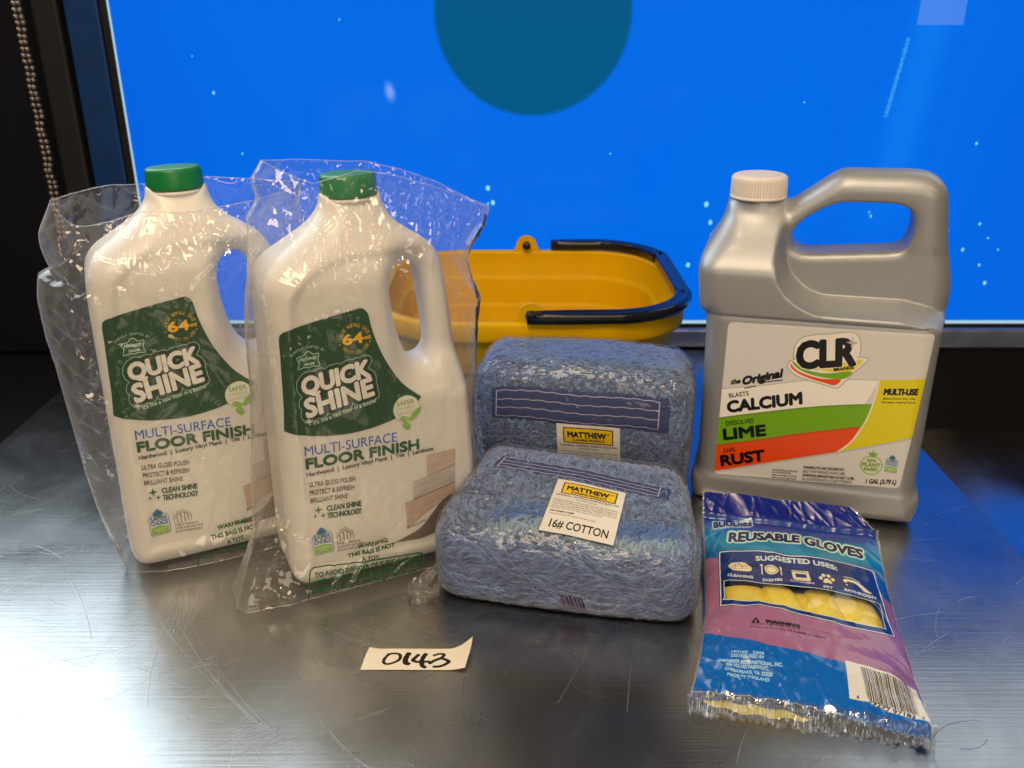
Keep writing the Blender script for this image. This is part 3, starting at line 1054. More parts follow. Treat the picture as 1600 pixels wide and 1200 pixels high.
# safer-ingredients roundel with leaves
A1.poly(A1.circ(18.3, 134.2, 10.3), (0.93, 0.93, 0.88)); A1.line(A1.circ(18.3, 134.2, 10.3), 0.5, (0.72, 0.82, 0.6), closed=True)
A1.text('SAFER', (11.2, 137.4), (24.6, 137.8), 3.4, (0.55, 0.70, 0.35), bold=0.15)
A1.text('INGREDIENTS', (10.8, 134.2), (24.8, 134.6), 1.5, (0.6, 0.72, 0.45))
A1.line([(10, 132.6), (26.6, 132.9)], 0.25, (0.6, 0.72, 0.45))
A1.text('BIODEGRADABLE', (11.2, 130.0), (24, 130.4), 1.3, (0.6, 0.72, 0.45))
for lf in ([(20, 124), (24, 125), (28, 129), (29.5, 134), (25, 132), (21, 128)], [(12, 127.5), (15, 129), (20, 127), (19.5, 124.5), (15, 124.8)], [(14.5, 123.5), (19, 123), (20.5, 119), (18, 117), (15, 119.5)]):
    q = smooth_curve(lf, 4, True)
    A1.poly(q, (0.55, 0.74, 0.30)); A1.line([lf[0], lf[2]], 0.3, (0.8, 0.9, 0.6))
# product text
A1.text('MULTI-SURFACE', (-60.4, 112.8), (8.8, 109.6), 7.4, BLU, bold=0.0)
A1.text('FLOOR FINISH', (-60.4, 102.6), (25.4, 99.8), 7.6, (0.03, 0.34, 0.16), bold=0.62)
A1.text('Hardwood  |  Luxury Vinyl Plank  |  Tile  |  Laminate', (-60.8, 96.2), (36.8, 96.0), 3.2, (0.12, 0.22, 0.16), bold=0.13)
A1.text('ULTRA GLOSS POLISH', (-60.4, 87.6), (-26.1, 84.6), 3.6, GR, bold=0.08)
A1.text('PROTECT & REFRESH', (-60.5, 81.0), (-27.2, 78.0), 3.6, GR, bold=0.08)
A1.text('BRILLIANT SHINE', (-60.7, 74.6), (-33.0, 72.0), 3.6, GR, bold=0.08)
A1.text('CLEAN SHINE', (-49.3, 65.0), (-23.4, 62.9), 4.2, DG, bold=0.25)
A1.text('TECHNOLOGY', (-49.6, 59.0), (-23.8, 56.6), 4.2, DG, bold=0.25)
for x_, z_, r_ in ((-55.6, 67.4, 3.4), (-58.4, 62.8, 1.7), (-52.6, 62.0, 2.2)):
    q = []
    for k in range(8):
        a = R(45 * k); rr_ = r_ if k % 2 == 0 else r_ * 0.32
        q.append((x_ + rr_ * math.cos(a), z_ + rr_ * math.sin(a)))
    A1.poly(q, DG)


def safer_badge(A, x, z, w, h, rot=0.0):
    T = lambda p: [(x + a * w, z + b * h) for a, b in p]
    body = T([(0.06, 0), (0.94, 0), (1, 0.06), (1, 0.74), (0.92, 0.82), (0.7, 0.86), (0.3, 0.86), (0.08, 0.82), (0, 0.74), (0, 0.06)])
    A.poly(body, (0.82, 0.86, 0.88)); A.poly(T([(0.06, 0.03), (0.94, 0.03), (0.94, 0.32), (0.5, 0.38), (0.06, 0.34)]), (0.56, 0.74, 0.24))
    A.line(body, h * 0.02, (0.25, 0.45, 0.65), closed=True)
    A.poly(A.circ(x + w * 0.5, z + h * 0.87, w * 0.27), (0.62, 0.78, 0.35))
    A.poly(T([(0.2, 0.88), (0.5, 1.1), (0.8, 0.88), (0.7, 0.88), (0.7, 0.80), (0.3, 0.80), (0.3, 0.88)]), (0.12, 0.38, 0.66))
    A.text('SAFER', (x + w * .08, z + h * .62), (x + w * .92, z + h * .61), h * 0.155, (0.10, 0.36, 0.62), bold=h * 0.01)
    A.text('CHOICE', (x + w * .08, z + h * .43), (x + w * .92, z + h * .42), h * 0.155, (0.10, 0.36, 0.62), bold=h * 0.01)
    A.text('Meets Safer Product', (x + w * .14, z + h * .22), (x + w * .86, z + h * .22), h * 0.05, (0.9, 0.95, 0.8))
    A.text('Standards', (x + w * .28, z + h * .12), (x + w * .72, z + h * .12), h * 0.05, (0.9, 0.95, 0.8))


safer_badge(A1, -62.6, 30.2, 14.6, 20.5)
for k, (x_, hh) in enumerate(((-43.2, 6), (-40.6, 8.5), (-37.6, 9.5), (-35.0, 7.5), (-32.8, 5.5))):
    A1.line(A1.circ(x_, 37.4 + hh, 1.1), 0.3, GR, closed=True)
    A1.line([(x_ - 1.1, 37.2), (x_ - 1.3, 36.6 + hh - 1), (x_ + 1.3, 36.6 + hh - 1), (x_ + 1.1, 37.2)], 0.3, GR)
A1.text('FAMILY FORMULA', (-44.6, 34.4), (-27.0, 32.9), 1.9, GR, bold=0.05)
A1.text('SAFER FOR KIDS, PETS', (-44.8, 31.6), (-24.0, 29.8), 1.9, GR, bold=0.05)
A1.text('& OUR ENVIRONMENT', (-45.0, 28.7), (-24.5, 26.9), 1.9, GR, bold=0.05)
# wood plank picture with a curling corner
for q, c in (([(30.5, 74.8), (31.3, 93.0), (54.8, 93.7), (53.9, 80.0)], (0.80, 0.72, 0.66)), ([(18.0, 58.0), (18.9, 72.6), (53.9, 79.7), (52.9, 65.3)], (0.77, 0.74, 0.71)), ([(11.3, 34), (11.1, 55.7), (52.9, 65.1), (52.7, 50), (41.2, 51.8)], (0.78, 0.68, 0.62))):
    m_ = A1.mpoly(q)
    yy, xx = np.mgrid[0:A1.h, 0:A1.w]
    gn = vnoise(np.stack([(xx / 8 + yy / 60) / 12, (yy / 8 - xx / 34) / 1.1, 0 * xx + c[0] * 99], -1))
    A1.a[m_, :3] = (np.array(c, np.float32) * (1 + 0.10 * gn[m_][:, None]))
    A1.a[m_, 3] = 1
    A1.line([q[0], q[-1]] if len(q) == 4 else [q[1], q[2]], 0.35, (0.45, 0.36, 0.30))
cu = smooth_curve([(0.4, 24.0), (20.9, 31.0), (32, 41.5), (41.2, 51.0), (47.7, 54.5), (53, 54)], 5).tolist() + [(54, 36), (37.3, 24.9), (22, 22.2)]
A1.poly(cu, (0.45, 0.40, 0.36)); A1.line(cu[:22], 0.6, (0.60, 0.53, 0.47))
A1.arc('CLEAN \u2022 SHINE \u2022 PROTECT', 47, 40, 10.5, 150, 20, 2.0, (0.3, 0.26, 0.23))
A1.text('BEFORE & AFTER', (11, 33.5), (27, 36.8), 1.8, (0.33, 0.28, 0.25))
im1 = new_image('floor_finish_print', A1.a)
m_print1 = print_mat('floor_finish_print', im1, rough=0.45)


def make_floor_bottle(loc, rot, label):
    b = empty('bottle', loc, rot)
    tag(b, label, 'bottle', 'bottles of floor finish in clear bags')
    return b


B2L, B2R = (-.1075, .6345, .0030), (R(-2.4), R(-0.9), R(24.3))
B1L, B1R = (-.241, .661, .0030), (R(-2.5), R(-0.8), R(25))
bot2 = make_floor_bottle(B2L, B2R, 'white floor finish bottle in the front bag, beside the blue mop packs')
mesh_obj('body', V1, F1, m_white, bot2)
decal('label', A1, D1, ORG1, H1, m_print1, bot2)
prof = [(0.0001, 0.3052), (0.0165, 0.3052), (0.0182, 0.3050), (0.0195, 0.3040), (0.0199, 0.3025), (0.0205, 0.2920), (0.0206, 0.2895), (0.0195, 0.2893)]
v, f = lathe(prof, 96)
v = [(x * (1 + 0.006 * (k % 2) * (0.29 < z < 0.304)), y * (1 + 0.006 * (k % 2) * (0.29 < z < 0.304)), z) for k, (x, y, z) in enumerate(v)]
mesh_obj('cap', v, [q[::-1] for q in f], m_green, bot2)
v, f = lathe([(0.0175, 0.2892), (0.0204, 0.2888), (0.0206, 0.2872), (0.0198, 0.2862), (0.0175, 0.2858)], 64)
mesh_obj('neck_ring', v, [q[::-1] for q in f], m_white, bot2)
bot1 = bot2.copy(); link(bot1)
bot1.location = B1L; bot1.rotation_euler = B1R
bot1['label'] = 'white bottle at the far left, green cap poking out of its open bag'
for ch in list(bot2.children):
    c = ch.copy(); link(c, bot1)

# ================================================================== CLEAR BAGS (a small cloth relaxation gives the crumples)
m_film = film('clear_bag_film', haze=0.05, edge=0.62, gloss=0.07, rough=0.07)


m_seam = film('bag_seam_film', haze=0.22, edge=0.35, gloss=0.10, rough=0.12)


def relax_bag(Lp, Rp, top_f, top_b, seam_y, seed, N=300, M=210, it=120, free=0.035):
    rg = np.random.default_rng(seed)
    t = np.linspace(0, 1, M)

    def along(P):
        P = np.array(P, float)
        d = np.concatenate([[0], np.cumsum(np.linalg.norm(np.diff(P, axis=0), axis=1))])
        d /= d[-1]
        return np.stack([np.interp(t, d, P[:, k]) for k in (0, 1)], -1)
    Lq, Rq = along(Lp), along(Rp)
    half = N // 2
    s = np.concatenate([np.linspace(0, 1, half, endpoint=False), np.linspace(1, 0, half, endpoint=False)])
    side = np.concatenate([-np.ones(half), np.ones(half)])
    s2, t2 = np.meshgrid(s, t, indexing='xy')
    x = Lq[:, None, 0] * (1 - s2) + Rq[:, None, 0] * s2
    z = Lq[:, None, 1] * (1 - s2) + Rq[:, None, 1] * s2
    tf = np.interp(x, *np.array(top_f).T); tb = np.interp(x, *np.array(top_b).T)
    base_top = Lq[-1, 1] * (1 - s2) + Rq[-1, 1] * s2
    z = z + t2 ** 2.5 * (np.where(side < 0, tf, tb) - base_top) * np.clip(1 - np.abs(2 * s2 - 1) ** 8, 0, 1)
    D0 = 0.0435 - 0.019 * sm(0.235, 0.295, z)
    Yh = (D0 + 0.004) * np.clip(1 - np.abs(2 * s2 - 1) ** 2.6, 0, 1) ** 0.62
    sy = np.interp(t2, *np.array(seam_y).T)
    y = side * Yh + sy * (1 - Yh / (D0 + 0.004))
    low = 1 - sm(0.0, 0.035, z)
    y = np.where(side < 0, y - 0.008 * low * (Yh > 0.01), y * (1 - 0.5 * low))
    P0 = np.stack([x, y, z], -1)
    # bottle half depth for the collision
    Dm = np.nan_to_num(-D1, nan=-1.0)

    def halfd(x, z):
        gx = np.clip((x - ORG1[0]) / H1, 0, Dm.shape[0] - 1).astype(int)
        gz = np.clip((z - ORG1[2]) / H1, 0, Dm.shape[1] - 1).astype(int)
        inside = (x > ORG1[0]) & (x < ORG1[0] + H1 * Dm.shape[0]) & (z < ORG1[2] + H1 * Dm.shape[1])
        cap = (np.abs(x) < 0.0215) & (z > 0.285) & (z < 0.3065)
        return np.maximum(np.where(inside, Dm[gx, gz], -1), np.where(cap, np.sqrt(np.maximum(0.0215 ** 2 - x * x, 0)), -1))
    nz = lambda k, a=1, b=1, o=0: vnoise(P0 * np.array([a, 1, b]) * k + o + seed * 3.1)
    ex = free * (1.0 + 0.8 * nz(28))
    body = (np.abs(P0[..., 0]) < 0.078) & (P0[..., 2] < 0.215)
    ex = np.where(body, ex * 0.30, ex)
    ex = np.where((np.abs(P0[..., 0]) > 0.079) | (P0[..., 2] > 0.25), ex * 1.5, ex)
    P = P0.copy()
    # seed the folds: ridges running in a few directions
    for k in range(9):
        a = rg.uniform(0, np.pi); fr = rg.uniform(50, 170)
        ph = (P0[..., 0] * np.cos(a) + P0[..., 2] * np.sin(a)) * fr + 3.0 * nz(22, 1, 1, k * 7)
        amp = 0.0050 * np.clip(nz(16, 1, 1, k * 11 + 50) * 2, 0, 1) * np.where(body, 0.35, 1)
        P[..., 1] += amp * (1 - 2 * np.abs(np.sin(ph))) * (1 - np.abs(2 * s2 - 1) ** 12)
    P += rg.normal(0, 0.00008, P.shape)
    seam = np.zeros((M, N), bool); seam[:, 0] = True; seam[:, half] = True
    pin = np.full((M, N), 0.012)
    pin[seam] = 1.0
    pin[0] = 0.8
    pin[-1] = 0.10
    offs = [(0, 1, 1.0, 1.0), (1, 0, 1.0, 1.0), (1, 1, 0.5, 1.0), (1, -1, 0.5, 1.0), (0, 4, 0.30, 1.0), (4, 0, 0.30, 1.0), (3, 3, 0.12, 1.0), (3, -3, 0.12, 1.0)]
    rest = []
    for di, dj, st, _ in offs:
        A = P0[:M - di]; B = np.roll(P0, -dj, 1)[di:]
        L_ = np.linalg.norm(A - B, axis=-1) * (1 + ex[:M - di])
        rest.append(L_)
    side2 = np.broadcast_to(side, (M, N))
    for k in range(it):
        for (di, dj, st, _), L_ in zip(offs, rest):
            A = P[:M - di]; B = np.roll(P, -dj, 1)[di:]
            d = B - A
            ln = np.linalg.norm(d, axis=-1) + 1e-9
            c = (0.5 * st * (ln - L_) / ln)[..., None] * d * 0.45
            Q = np.zeros_like(P)
            Q[:M - di] += c
            T_ = np.zeros_like(P); T_[di:] = c
            Q -= np.roll(T_, dj, 1)
            P = P + Q
        P += (P0 - P) * pin[..., None]
        hd = halfd(P[..., 0], P[..., 2]) + 0.0012
        lim = np.where(hd > 0.001, hd, -1)
        bad = (P[..., 1] * side2 < lim) & (lim > 0)
        P[..., 1] = np.where(bad, side2 * lim, P[..., 1])
        P[..., 2] = np.maximum(P[..., 2], -0.0005)
    # taut creases pulled between corners, shoulder and handle
    for k in range(70):
        ax_, az_ = rg.uniform(-0.10, 0.10), rg.choice([rg.uniform(0.0, 0.06), rg.uniform(0.12, 0.31), rg.uniform(0.22, 0.31)])
        an = rg.choice([rg.uniform(0.4, 1.2), rg.uniform(1.9, 2.8), 1.57 + rg.normal(0, 0.2)])
        ln_ = rg.uniform(0.02, 0.075)
        u_ = (P0[..., 0] - ax_) * np.cos(an) + (P0[..., 2] - az_) * np.sin(an)
        v_ = -(P0[..., 0] - ax_) * np.sin(an) + (P0[..., 2] - az_) * np.cos(an) + 0.12 * u_ * np.sin(u_ * 60)
        wdt = rg.uniform(0.0011, 0.0026)
        prof_ = np.clip(1 - np.abs(v_) / wdt, 0, 1) * np.clip(1 - (u_ / ln_) ** 2, 0, 1)
        sd = rg.choice([-1, 1])
        P[..., 1] += np.where(side * np.ones_like(v_) == sd, sd, 0) * prof_ * rg.uniform(0.0010, 0.0026) * np.where(np.abs(ax_) < 0.07 and az_ < 0.2, 0.6, 1.0)
    # small sharp crumples where the film is slack
    slack = np.clip((np.abs(P0[..., 0]) - 0.072) / 0.012, 0, 1) + np.clip((P0[..., 2] - 0.232) / 0.03, 0, 1)
    slack = np.clip(slack, 0, 1) * (1 - np.abs(2 * s2 - 1) ** 14)
    edge_ = 1 - np.abs(2 * s2 - 1) ** 10
    for k in range(7):
        a_ = rg.choice([1.57, 1.2, 1.95, 0.55, 2.6, 1.45, 0.9]) + rg.normal(0, 0.12)
        bend = 0.010 * nz(14, 1, 1, 31 + k * 5)
        uu = P0[..., 0] * np.cos(a_) + P0[..., 2] * np.sin(a_) + side * 0.3
        vv = -P0[..., 0] * np.sin(a_) + P0[..., 2] * np.cos(a_) + bend
        st_ = 1 - 2.2 * np.abs(vnoise(np.stack([uu * 13, vv * rg.uniform(90, 170), 0 * uu + k * 9.7 + seed], -1)))
        patch = np.clip(nz(20, 1, 1, 70 + k * 13) * 2.2 + 0.35, 0, 1)
        P[..., 1] += side * edge_ * (0.35 + 0.65 * slack) * 0.0017 * np.clip(st_, 0, 1) ** 2 * patch
    return P, half


def fit_floor(o, P):
    """keep the film above the table although the bottle leans"""
    M_ = Matrix.Translation(o[0]) @ Euler(o[1]).to_matrix().to_4x4()
    Mn = np.array(M_)
    W = P @ Mn[:3, :3].T + Mn[:3, 3]
    W[..., 2] = np.maximum(W[..., 2], 0.0012)
    return W


def bag(name, frame, label, P, half, arts=()):
    W = fit_floor(frame, P)
    M, N = W.shape[:2]
    ctr = np.array([frame[0][0], frame[0][1], 0])
    b = mesh_obj(name, (W - ctr).reshape(-1, 3), grid_faces(M, N, wrap=True), m_film)
    b.location = ctr
    tag(b, label, 'bag', 'clear plastic bags round the bottles')
    Wl = W - ctr
    for nm, path in (('seam', Wl[:, 0]), ('seam', Wl[:, half]), ('rim', np.concatenate([Wl[-1], Wl[-1, :1]])), ('bottom_seam', Wl[0, :half + 1])):
        Vt, Ft = tube(path[::2] if len(path) > 20 else path, 0.00034, 5)
        mesh_obj(nm, Vt, Ft, m_seam, b)
    for pname, art in arts:
        Pf, Wf = P[:, :half + 1], W[:, :half + 1] - ctr
        nrm = np.cross(np.gradient(Wf, axis=1), np.gradient(Wf, axis=0))
        nrm /= np.linalg.norm(nrm, axis=-1)[..., None] + 1e-12
        nrm *= np.where(nrm[..., 1:2] > 0, -1, 1)
        Vd = Wf + nrm * 0.0003
        uv = np.stack([(Pf[..., 0] * 1000 - art.x0) / (art.x1 - art.x0), (Pf[..., 2] * 1000 - art.z0) / (art.z1 - art.z0)], -1).reshape(-1, 2)
        F = grid_faces(M, half + 1)
        al = art.a[..., 3] > 0
        pu = np.clip((uv * [art.w, art.h]).astype(int), 0, [art.w - 1, art.h - 1])
        blk = art.dil(al, 1.8)
        inside = ((uv > 0) & (uv < 1)).all(1)
        ok = blk[pu[:, 1], pu[:, 0]] & inside
        F = F[ok[F].any(1) & inside[F].all(1)]
        used, inv = np.unique(F, return_inverse=True)
        im = new_image('bag_warning_print', art.a)
        mp = print_mat('bag_warning_print', im, rough=0.4)
        mesh_obj(pname, Vd.reshape(-1, 3)[used], inv.reshape(-1, 4), mp, b, True, uv[used])
    return b


BG = (0.05, 0.33, 0.13)
A2 = Art(-86, 0, 112, 275, 5)
A2.text('WARNING:', (-31.4, 33.2), (-7.6, 31.6), 3.3, BG, bold=0.2)
A2.text('THIS BAG IS NOT', (-39.6, 27.4), (-2.8, 26.2), 3.3, BG, bold=0.2)
A2.text('A TOY.', (-29.6, 21.8), (-15.6, 20.4), 3.2, BG, bold=0.2)
bxp = smooth_curve([(-74, 3), (-71, 15), (-69.5, 22), (-67, 25.4), (-60, 25.4), (-30, 21.4), (0, 18.6), (14, 17.4), (17.6, 16.2), (17.4, 12), (16, 6)], 5)
A2.line(bxp, 1.0, BG)
A2.text('TO AVOID DANGER OF SUFFOCATION,', (-66.0, 18.6), (14.6, 12.4), 3.2, BG, bold=0.2)
A2.text('KEEP THIS PLASTIC BAG AWAY FROM', (-68.2, 13.4), (14.4, 7.2), 3.2, BG, bold=0.2)
A2.text('BABIES AND CHILDREN. DO NOT USE', (-70.4, 8.0), (12.0, 2.2), 3.2, BG, bold=0.2)
A4 = Art(70, 80, 112, 275, 5)
for q in ([(98, 268), (104, 264), (92, 236), (84.5, 239), (88, 252)], [(87, 231), (91, 228), (97, 205), (83, 207)], [(83, 200), (95, 201), (91, 165), (86, 140), (84, 165)], [(84.5, 140), (87.5, 138), (85.5, 96), (83, 98)]):
    A4.poly(q, (0.03, 0.25, 0.10), 0.86)
A4.line([(87, 245), (88, 200), (85, 120)], 1.5, (0.03, 0.25, 0.10), 0.86)
P2, half2 = relax_bag([(-.124, .004), (-.113, .03), (-.103, .053), (-.0935, .107), (-.0875, .16), (-.0855, .20), (-.0825, .222), (-.076, .255), (-.073, .28), (-.065, .293), (-.067, .306), (-.0585, .318)],
                      [(.086, .004), (.0845, .03), (.0835, .0665), (.086, .1245), (.0915, .179), (.0955, .2025), (.090, .2165), (.087, .232), (.090, .242), (.102, .257), (.1074, .271)],
                      [(-.0585, .314), (-.03, .303), (-.022, .305), (0, .3095), (.021, .306), (.0466, .297), (.075, .285), (.107, .270)], [(-.0585, .318), (-.03, .314), (0, .310), (.021, .308), (.0466, .301), (.075, .289), (.107, .271)],
                      [(0, -.042), (.12, -.035), (.3, -.004), (1, 0)], 3)
bag('plastic_bag', (B2L, B2R), 'clear crinkled plastic bag with green warning print round the front white bottle', P2, half2, (('warning_print', A2), ('printed_strip', A4)))
P1, half1 = relax_bag([(-.088, .003), (-.096, .045), (-.101, .082), (-.105, .170), (-.1065, .191), (-.1062, .222), (-.103, .236), (-.0945, .241), (-.0975, .257), (-.097, .266), (-.085, .288)],
                      [(.086, .004), (.086, .06), (.086, .12), (.088, .18), (.092, .21), (.090, .245), (.088, .268), (.092, .285)],
                      [(-.085, .270), (-.0836, .262), (-.057, .2724), (-.0275, .2794), (0, .276), (.05, .279), (.09, .283)], [(-.085, .288), (-.045, .292), (0, .288), (.026, .2915), (.05, .289), (.09, .285)],
                      [(0, -.02), (.1, -.02), (.3, 0), (1, 0)], 11, free=0.04)
A3 = Art(-86, 0, 112, 60, 5)
A3.text('WARNING:', (-14, 27.5), (9.8, 29.0), 3.3, BG, bold=0.2)
A3.text('THIS BAG IS NOT', (-20, 21.0), (16, 23.0), 3.3, BG, bold=0.2)
A3.text('A TOY.', (-9, 15), (5, 16), 3.2, BG, bold=0.2)
A3.line([(-34, 2), (-32, 9), (-26, 11), (30, 12)], 1.0, BG)
bag('plastic_bag', (B1L, B1R), 'clear plastic bag open at the top round the far left white bottle', P1, half1, (('warning_print', A3),))

# ================================================================== SILVER GALLON JUG
m_silver = principled('silver_jug_plastic', (0.40, 0.42, 0.445), 0.44, 0.50, bump=0.16, bscale=1400, var=0.05, coat=0.06)
m_capw = principled('white_cap_plastic', (0.80, 0.76, 0.71), 0.42, bump=0.05, bscale=300)
CL, CR = (.2715, .741, .0005), (0, R(-1), R(-17))
jug = empty('jug', CL, CR)
jug.scale = (0.975, 1, 0.995)
tag(jug, 'silver gallon jug with a white ribbed cap and a green, orange and yellow label', 'jug')
H2 = 0.002
OUT2 = smooth_curve([(-.086, .266), (-.0895, .256), (-.095, .244), (-.1035, .229), (-.106, .218), (-.1045, .200), (-.1025, .184), (-.0985, .1785), (-.0965, .172), (-.0955, .10), (-.0955, .036), (-.099, .028), (-.1005, .018), (-.098, .006), (-.088, .0005), (0, 0), (.086, .0005), (.096, .006),
                     (.0985, .018), (.0975, .028), (.0935, .036), (.0935, .10), (.094, .172), (.0965, .179), (.100, .186), (.1005, .202), (.0975, .220), (.092, .243), (.0885, .268), (.085, .283), (.0755, .2925), (.062, .296), (.030, .2958), (.008, .2955), (-.003, .2915), (-.020, .279), (-.034, .2695), (-.040, .266)], 3)
HOLE2 = smooth_curve([(-.029, .2425), (-.024, .2515), (-.012, .2605), (.000, .2665), (.010, .2685), (.030, .2690), (.048, .2685), (.0575, .264), (.0600, .254), (.0585, .243), (.053, .2365), (.030, .2340), (.000, .2315), (-.018, .2305), (-.027, .234)], 3, True)
xs = np.arange(-0.116, 0.112, H2); ys = np.arange(-0.0653, 0.067, H2); zs = np.arange(-0.008, 0.306, H2)
ORG2 = (xs[0], ys[0], zs[0])
X2, Z2 = np.meshgrid(xs, zs, indexing='ij')
d2 = poly_sdf(X2, Z2, OUT2)
dh = poly_sdf(X2, Z2, HOLE2)
Dp = 0.0560 - 0.0345 * sm(0.214, 0.266, Z2)
Dp = Dp + 0.0012 * np.exp(-((Z2 - 0.2) / 0.02) ** 2)
grip = smooth_curve([(-.040, .275), (-.0395, .262), (-.041, .246), (-.0415, .228), (-.036, .210), (-.024, .197), (-.008, .189), (.010, .1875), (.06, .1875), (.13, .1875), (.13, .33), (-.01, .33), (-.03, .30)], 4, True)
dg = poly_sdf(X2, Z2, grip)
w_ = 1 - sm(-0.0065, 0.0025, dg)
Dh = 0.0225 + 0.0 * X2
# ridge of the handle bar swells slightly
Dh = Dh - 0.0015 * sm(0.24, 0.23, Z2)
Dp = Dp * (1 - w_) + Dh * w_
Dp = Dp - 0.0022 * sm(0.036, 0.028, Z2) * 0 + 0.0022 * (1 - sm(0.026, 0.034, Z2)) + 0.0008 * sm(0.1785, 0.183, Z2) * (1 - w_)
Dp = Dp - 0.0016 * np.exp(-((Z2 - 0.1795) / 0.0014) ** 2)
f2 = extr(d2[:, None, :], np.abs(ys)[None, :, None] - Dp[:, None, :], np.minimum(0.017, Dp * 0.9)[:, None, :])
f2 = smax(f2, -(dh - 0.0028)[:, None, :] + 0 * ys[None, :, None], 0.008)
NX = -0.0630
neck = np.maximum(np.hypot(xs[:, None, None] - NX, ys[None, :, None]) - 0.0215, np.abs(zs[None, None, :] - 0.258) - 0.0125)
f2 = smin(f2, neck, 0.010)
V, F = surface_nets(f2, ORG2, H2)
D2 = front_depth(f2, ORG2, H2)
mesh_obj('body', V, F, m_silver, jug)
n = 240
prof = [(0.0001, 0.2893, 0), (0.016, 0.2893, 0), (0.0205, 0.2890, 0), (0.0222, 0.2882, 0), (0.0229, 0.2868, 1), (0.0231, 0.2850, 1), (0.0235, 0.2730, 1), (0.0235, 0.2722, 0), (0.0241, 0.2718, 0), (0.0241, 0.2700, 0), (0.0228, 0.2698, 0)]
th = np.linspace(0, 2 * np.pi, n, endpoint=False)
V = []
for r, z, rb in prof:
    rr = r + rb * 0.00045 * np.sign(np.sin(th * 60 + 0.01))
    V.append(np.stack([NX + rr * np.cos(th), rr * np.sin(th), 0 * th + z], -1))
mesh_obj('cap', np.concatenate(V), grid_faces(len(prof), n, True, True), m_capw, jug)
v, f = lathe([(0.0160, 0.2894), (0.0160, 0.28965), (0.0165, 0.28965), (0.0165, 0.2894)], 64, NX, 0)
mesh_obj('cap_ring', v, [q[::-1] for q in f], m_capw, jug)

C = Art(-80, 30, 90, 181, 9)
lab = smooth_curve([(-76.5, 172.5), (-74.0, 175.2), (-71, 175.6)], 3).tolist() + smooth_curve([(81, 177.6), (85.2, 177.2), (86.8, 173.2)], 3).tolist() + [(85.2, 138), (82.6, 90)] + smooth_curve([(79.4, 45), (78.6, 40), (74.5, 38.2)], 3).tolist() + [(0, 34.4)] + smooth_curve([(-73, 31.6), (-77, 31.8), (-78.4, 35)], 3).tolist() + [(-77.6, 100)]
LM = C.mpoly(lab)
CG = (0.875, 0.875, 0.88)
C.paint(LM, CG)


def inl(pts, c, a=1.0):
    C.paint(C.mpoly(pts) & LM, c, a)


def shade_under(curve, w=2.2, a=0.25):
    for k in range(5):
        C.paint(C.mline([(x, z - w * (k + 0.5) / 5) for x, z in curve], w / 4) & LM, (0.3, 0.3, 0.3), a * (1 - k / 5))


c_gw = smooth_curve([(-80, 113.6), (-40, 121.6), (-10.9, 128.4), (20, 132.6), (49.6, 135.2)], 5).tolist()
c_wg = smooth_curve([(-80, 86.2), (-60, 91.5), (-39.5, 96.6), (-10, 103.8), (19.7, 109.6), (47.0, 113.6)], 5).tolist()
c_go = smooth_curve([(-80, 59.6), (-60, 65), (-37.3, 71.2), (-12, 78.8), (10.6, 84.8), (41.2, 92.3)], 5).tolist()
c_og = smooth_curve([(-80, 33.2), (-60, 39.6), (-35.2, 47.6), (0, 58.6), (24.1, 66.2), (60, 78.6), (83.2, 87.2)], 5).tolist()
yb = smooth_curve([(49.6, 135.4), (49.2, 125), (47.4, 112), (44.8, 100), (40.4, 88), (34.5, 76.6), (25.4, 66.6)], 5).tolist()
inl(c_gw + yb[::-1][:1] + [(49, 100)] + [(45, 95), (30, 70)] + c_og[::-1][6:], (0.985, 0.98, 0.965))
inl(c_wg + [(44.0, 98), (41.4, 92)] + c_go[::-1], (0.47, 0.70, 0.02))
inl(c_go + [(34.6, 77.4), (25.8, 67.0)] + [p for p in c_og[::-1] if p[0] < 25.6], (0.94, 0.31, 0.03))
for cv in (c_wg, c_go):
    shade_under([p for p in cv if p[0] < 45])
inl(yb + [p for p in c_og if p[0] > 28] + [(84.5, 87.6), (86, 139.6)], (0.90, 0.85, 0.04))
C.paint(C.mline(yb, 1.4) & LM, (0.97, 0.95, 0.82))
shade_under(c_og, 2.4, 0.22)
C.paint(C.mline(c_gw, 0.7) & LM, (0.74, 0.73, 0.72))
# swoosh logo
lg = smooth_curve([(-24.2, 140.5), (-22.5, 137.5), (-17, 133.2), (-8, 130.2), (4, 127.6), (14.3, 125.2), (18, 125.4), (22, 129.6), (27.9, 138.6), (33, 144.6), (38.2, 151), (37.6, 153.4), (33.6, 153.6), (31.6, 155.4), (31.8, 161), (30.4, 168.4), (26.4, 173.4), (21, 174.3), (4, 171), (-6, 169.4), (-14.5, 166.4), (-19.5, 160), (-20.2, 151.5), (-19.6, 147.4), (-23.4, 143.8)], 4, True)
m_ = C.mpoly(lg)
C.paint(C.dil(m_, 0.7), (0.62, 0.61, 0.60)); C.paint(m_, (0.96, 0.95, 0.92))
C.poly(smooth_curve([(-22.2, 142.6), (-16, 137.2), (-6, 133.6), (6, 131.8), (19.6, 132.8), (15.8, 127.2), (8, 128.2), (-4, 130.8), (-14, 134.4), (-20.6, 138.6)], 4, True), (0.94, 0.31, 0.03))
C.poly(smooth_curve([(-21.0, 145.6), (-14, 140.8), (-5, 137.8), (8, 137.0), (27.4, 140.6), (22.6, 133.8), (10, 132.8), (-2, 134.2), (-12, 137.0), (-18.5, 141.2)], 4, True), (0.47, 0.70, 0.02))
C.poly(smooth_curve([(-17.8, 146.0), (-6, 141.4), (6, 139.0), (18, 139.4), (28.4, 141.8), (34.6, 151.2), (26, 149.2), (10, 146.0), (-4, 145.6)], 4, True), (0.93, 0.86, 0.05))
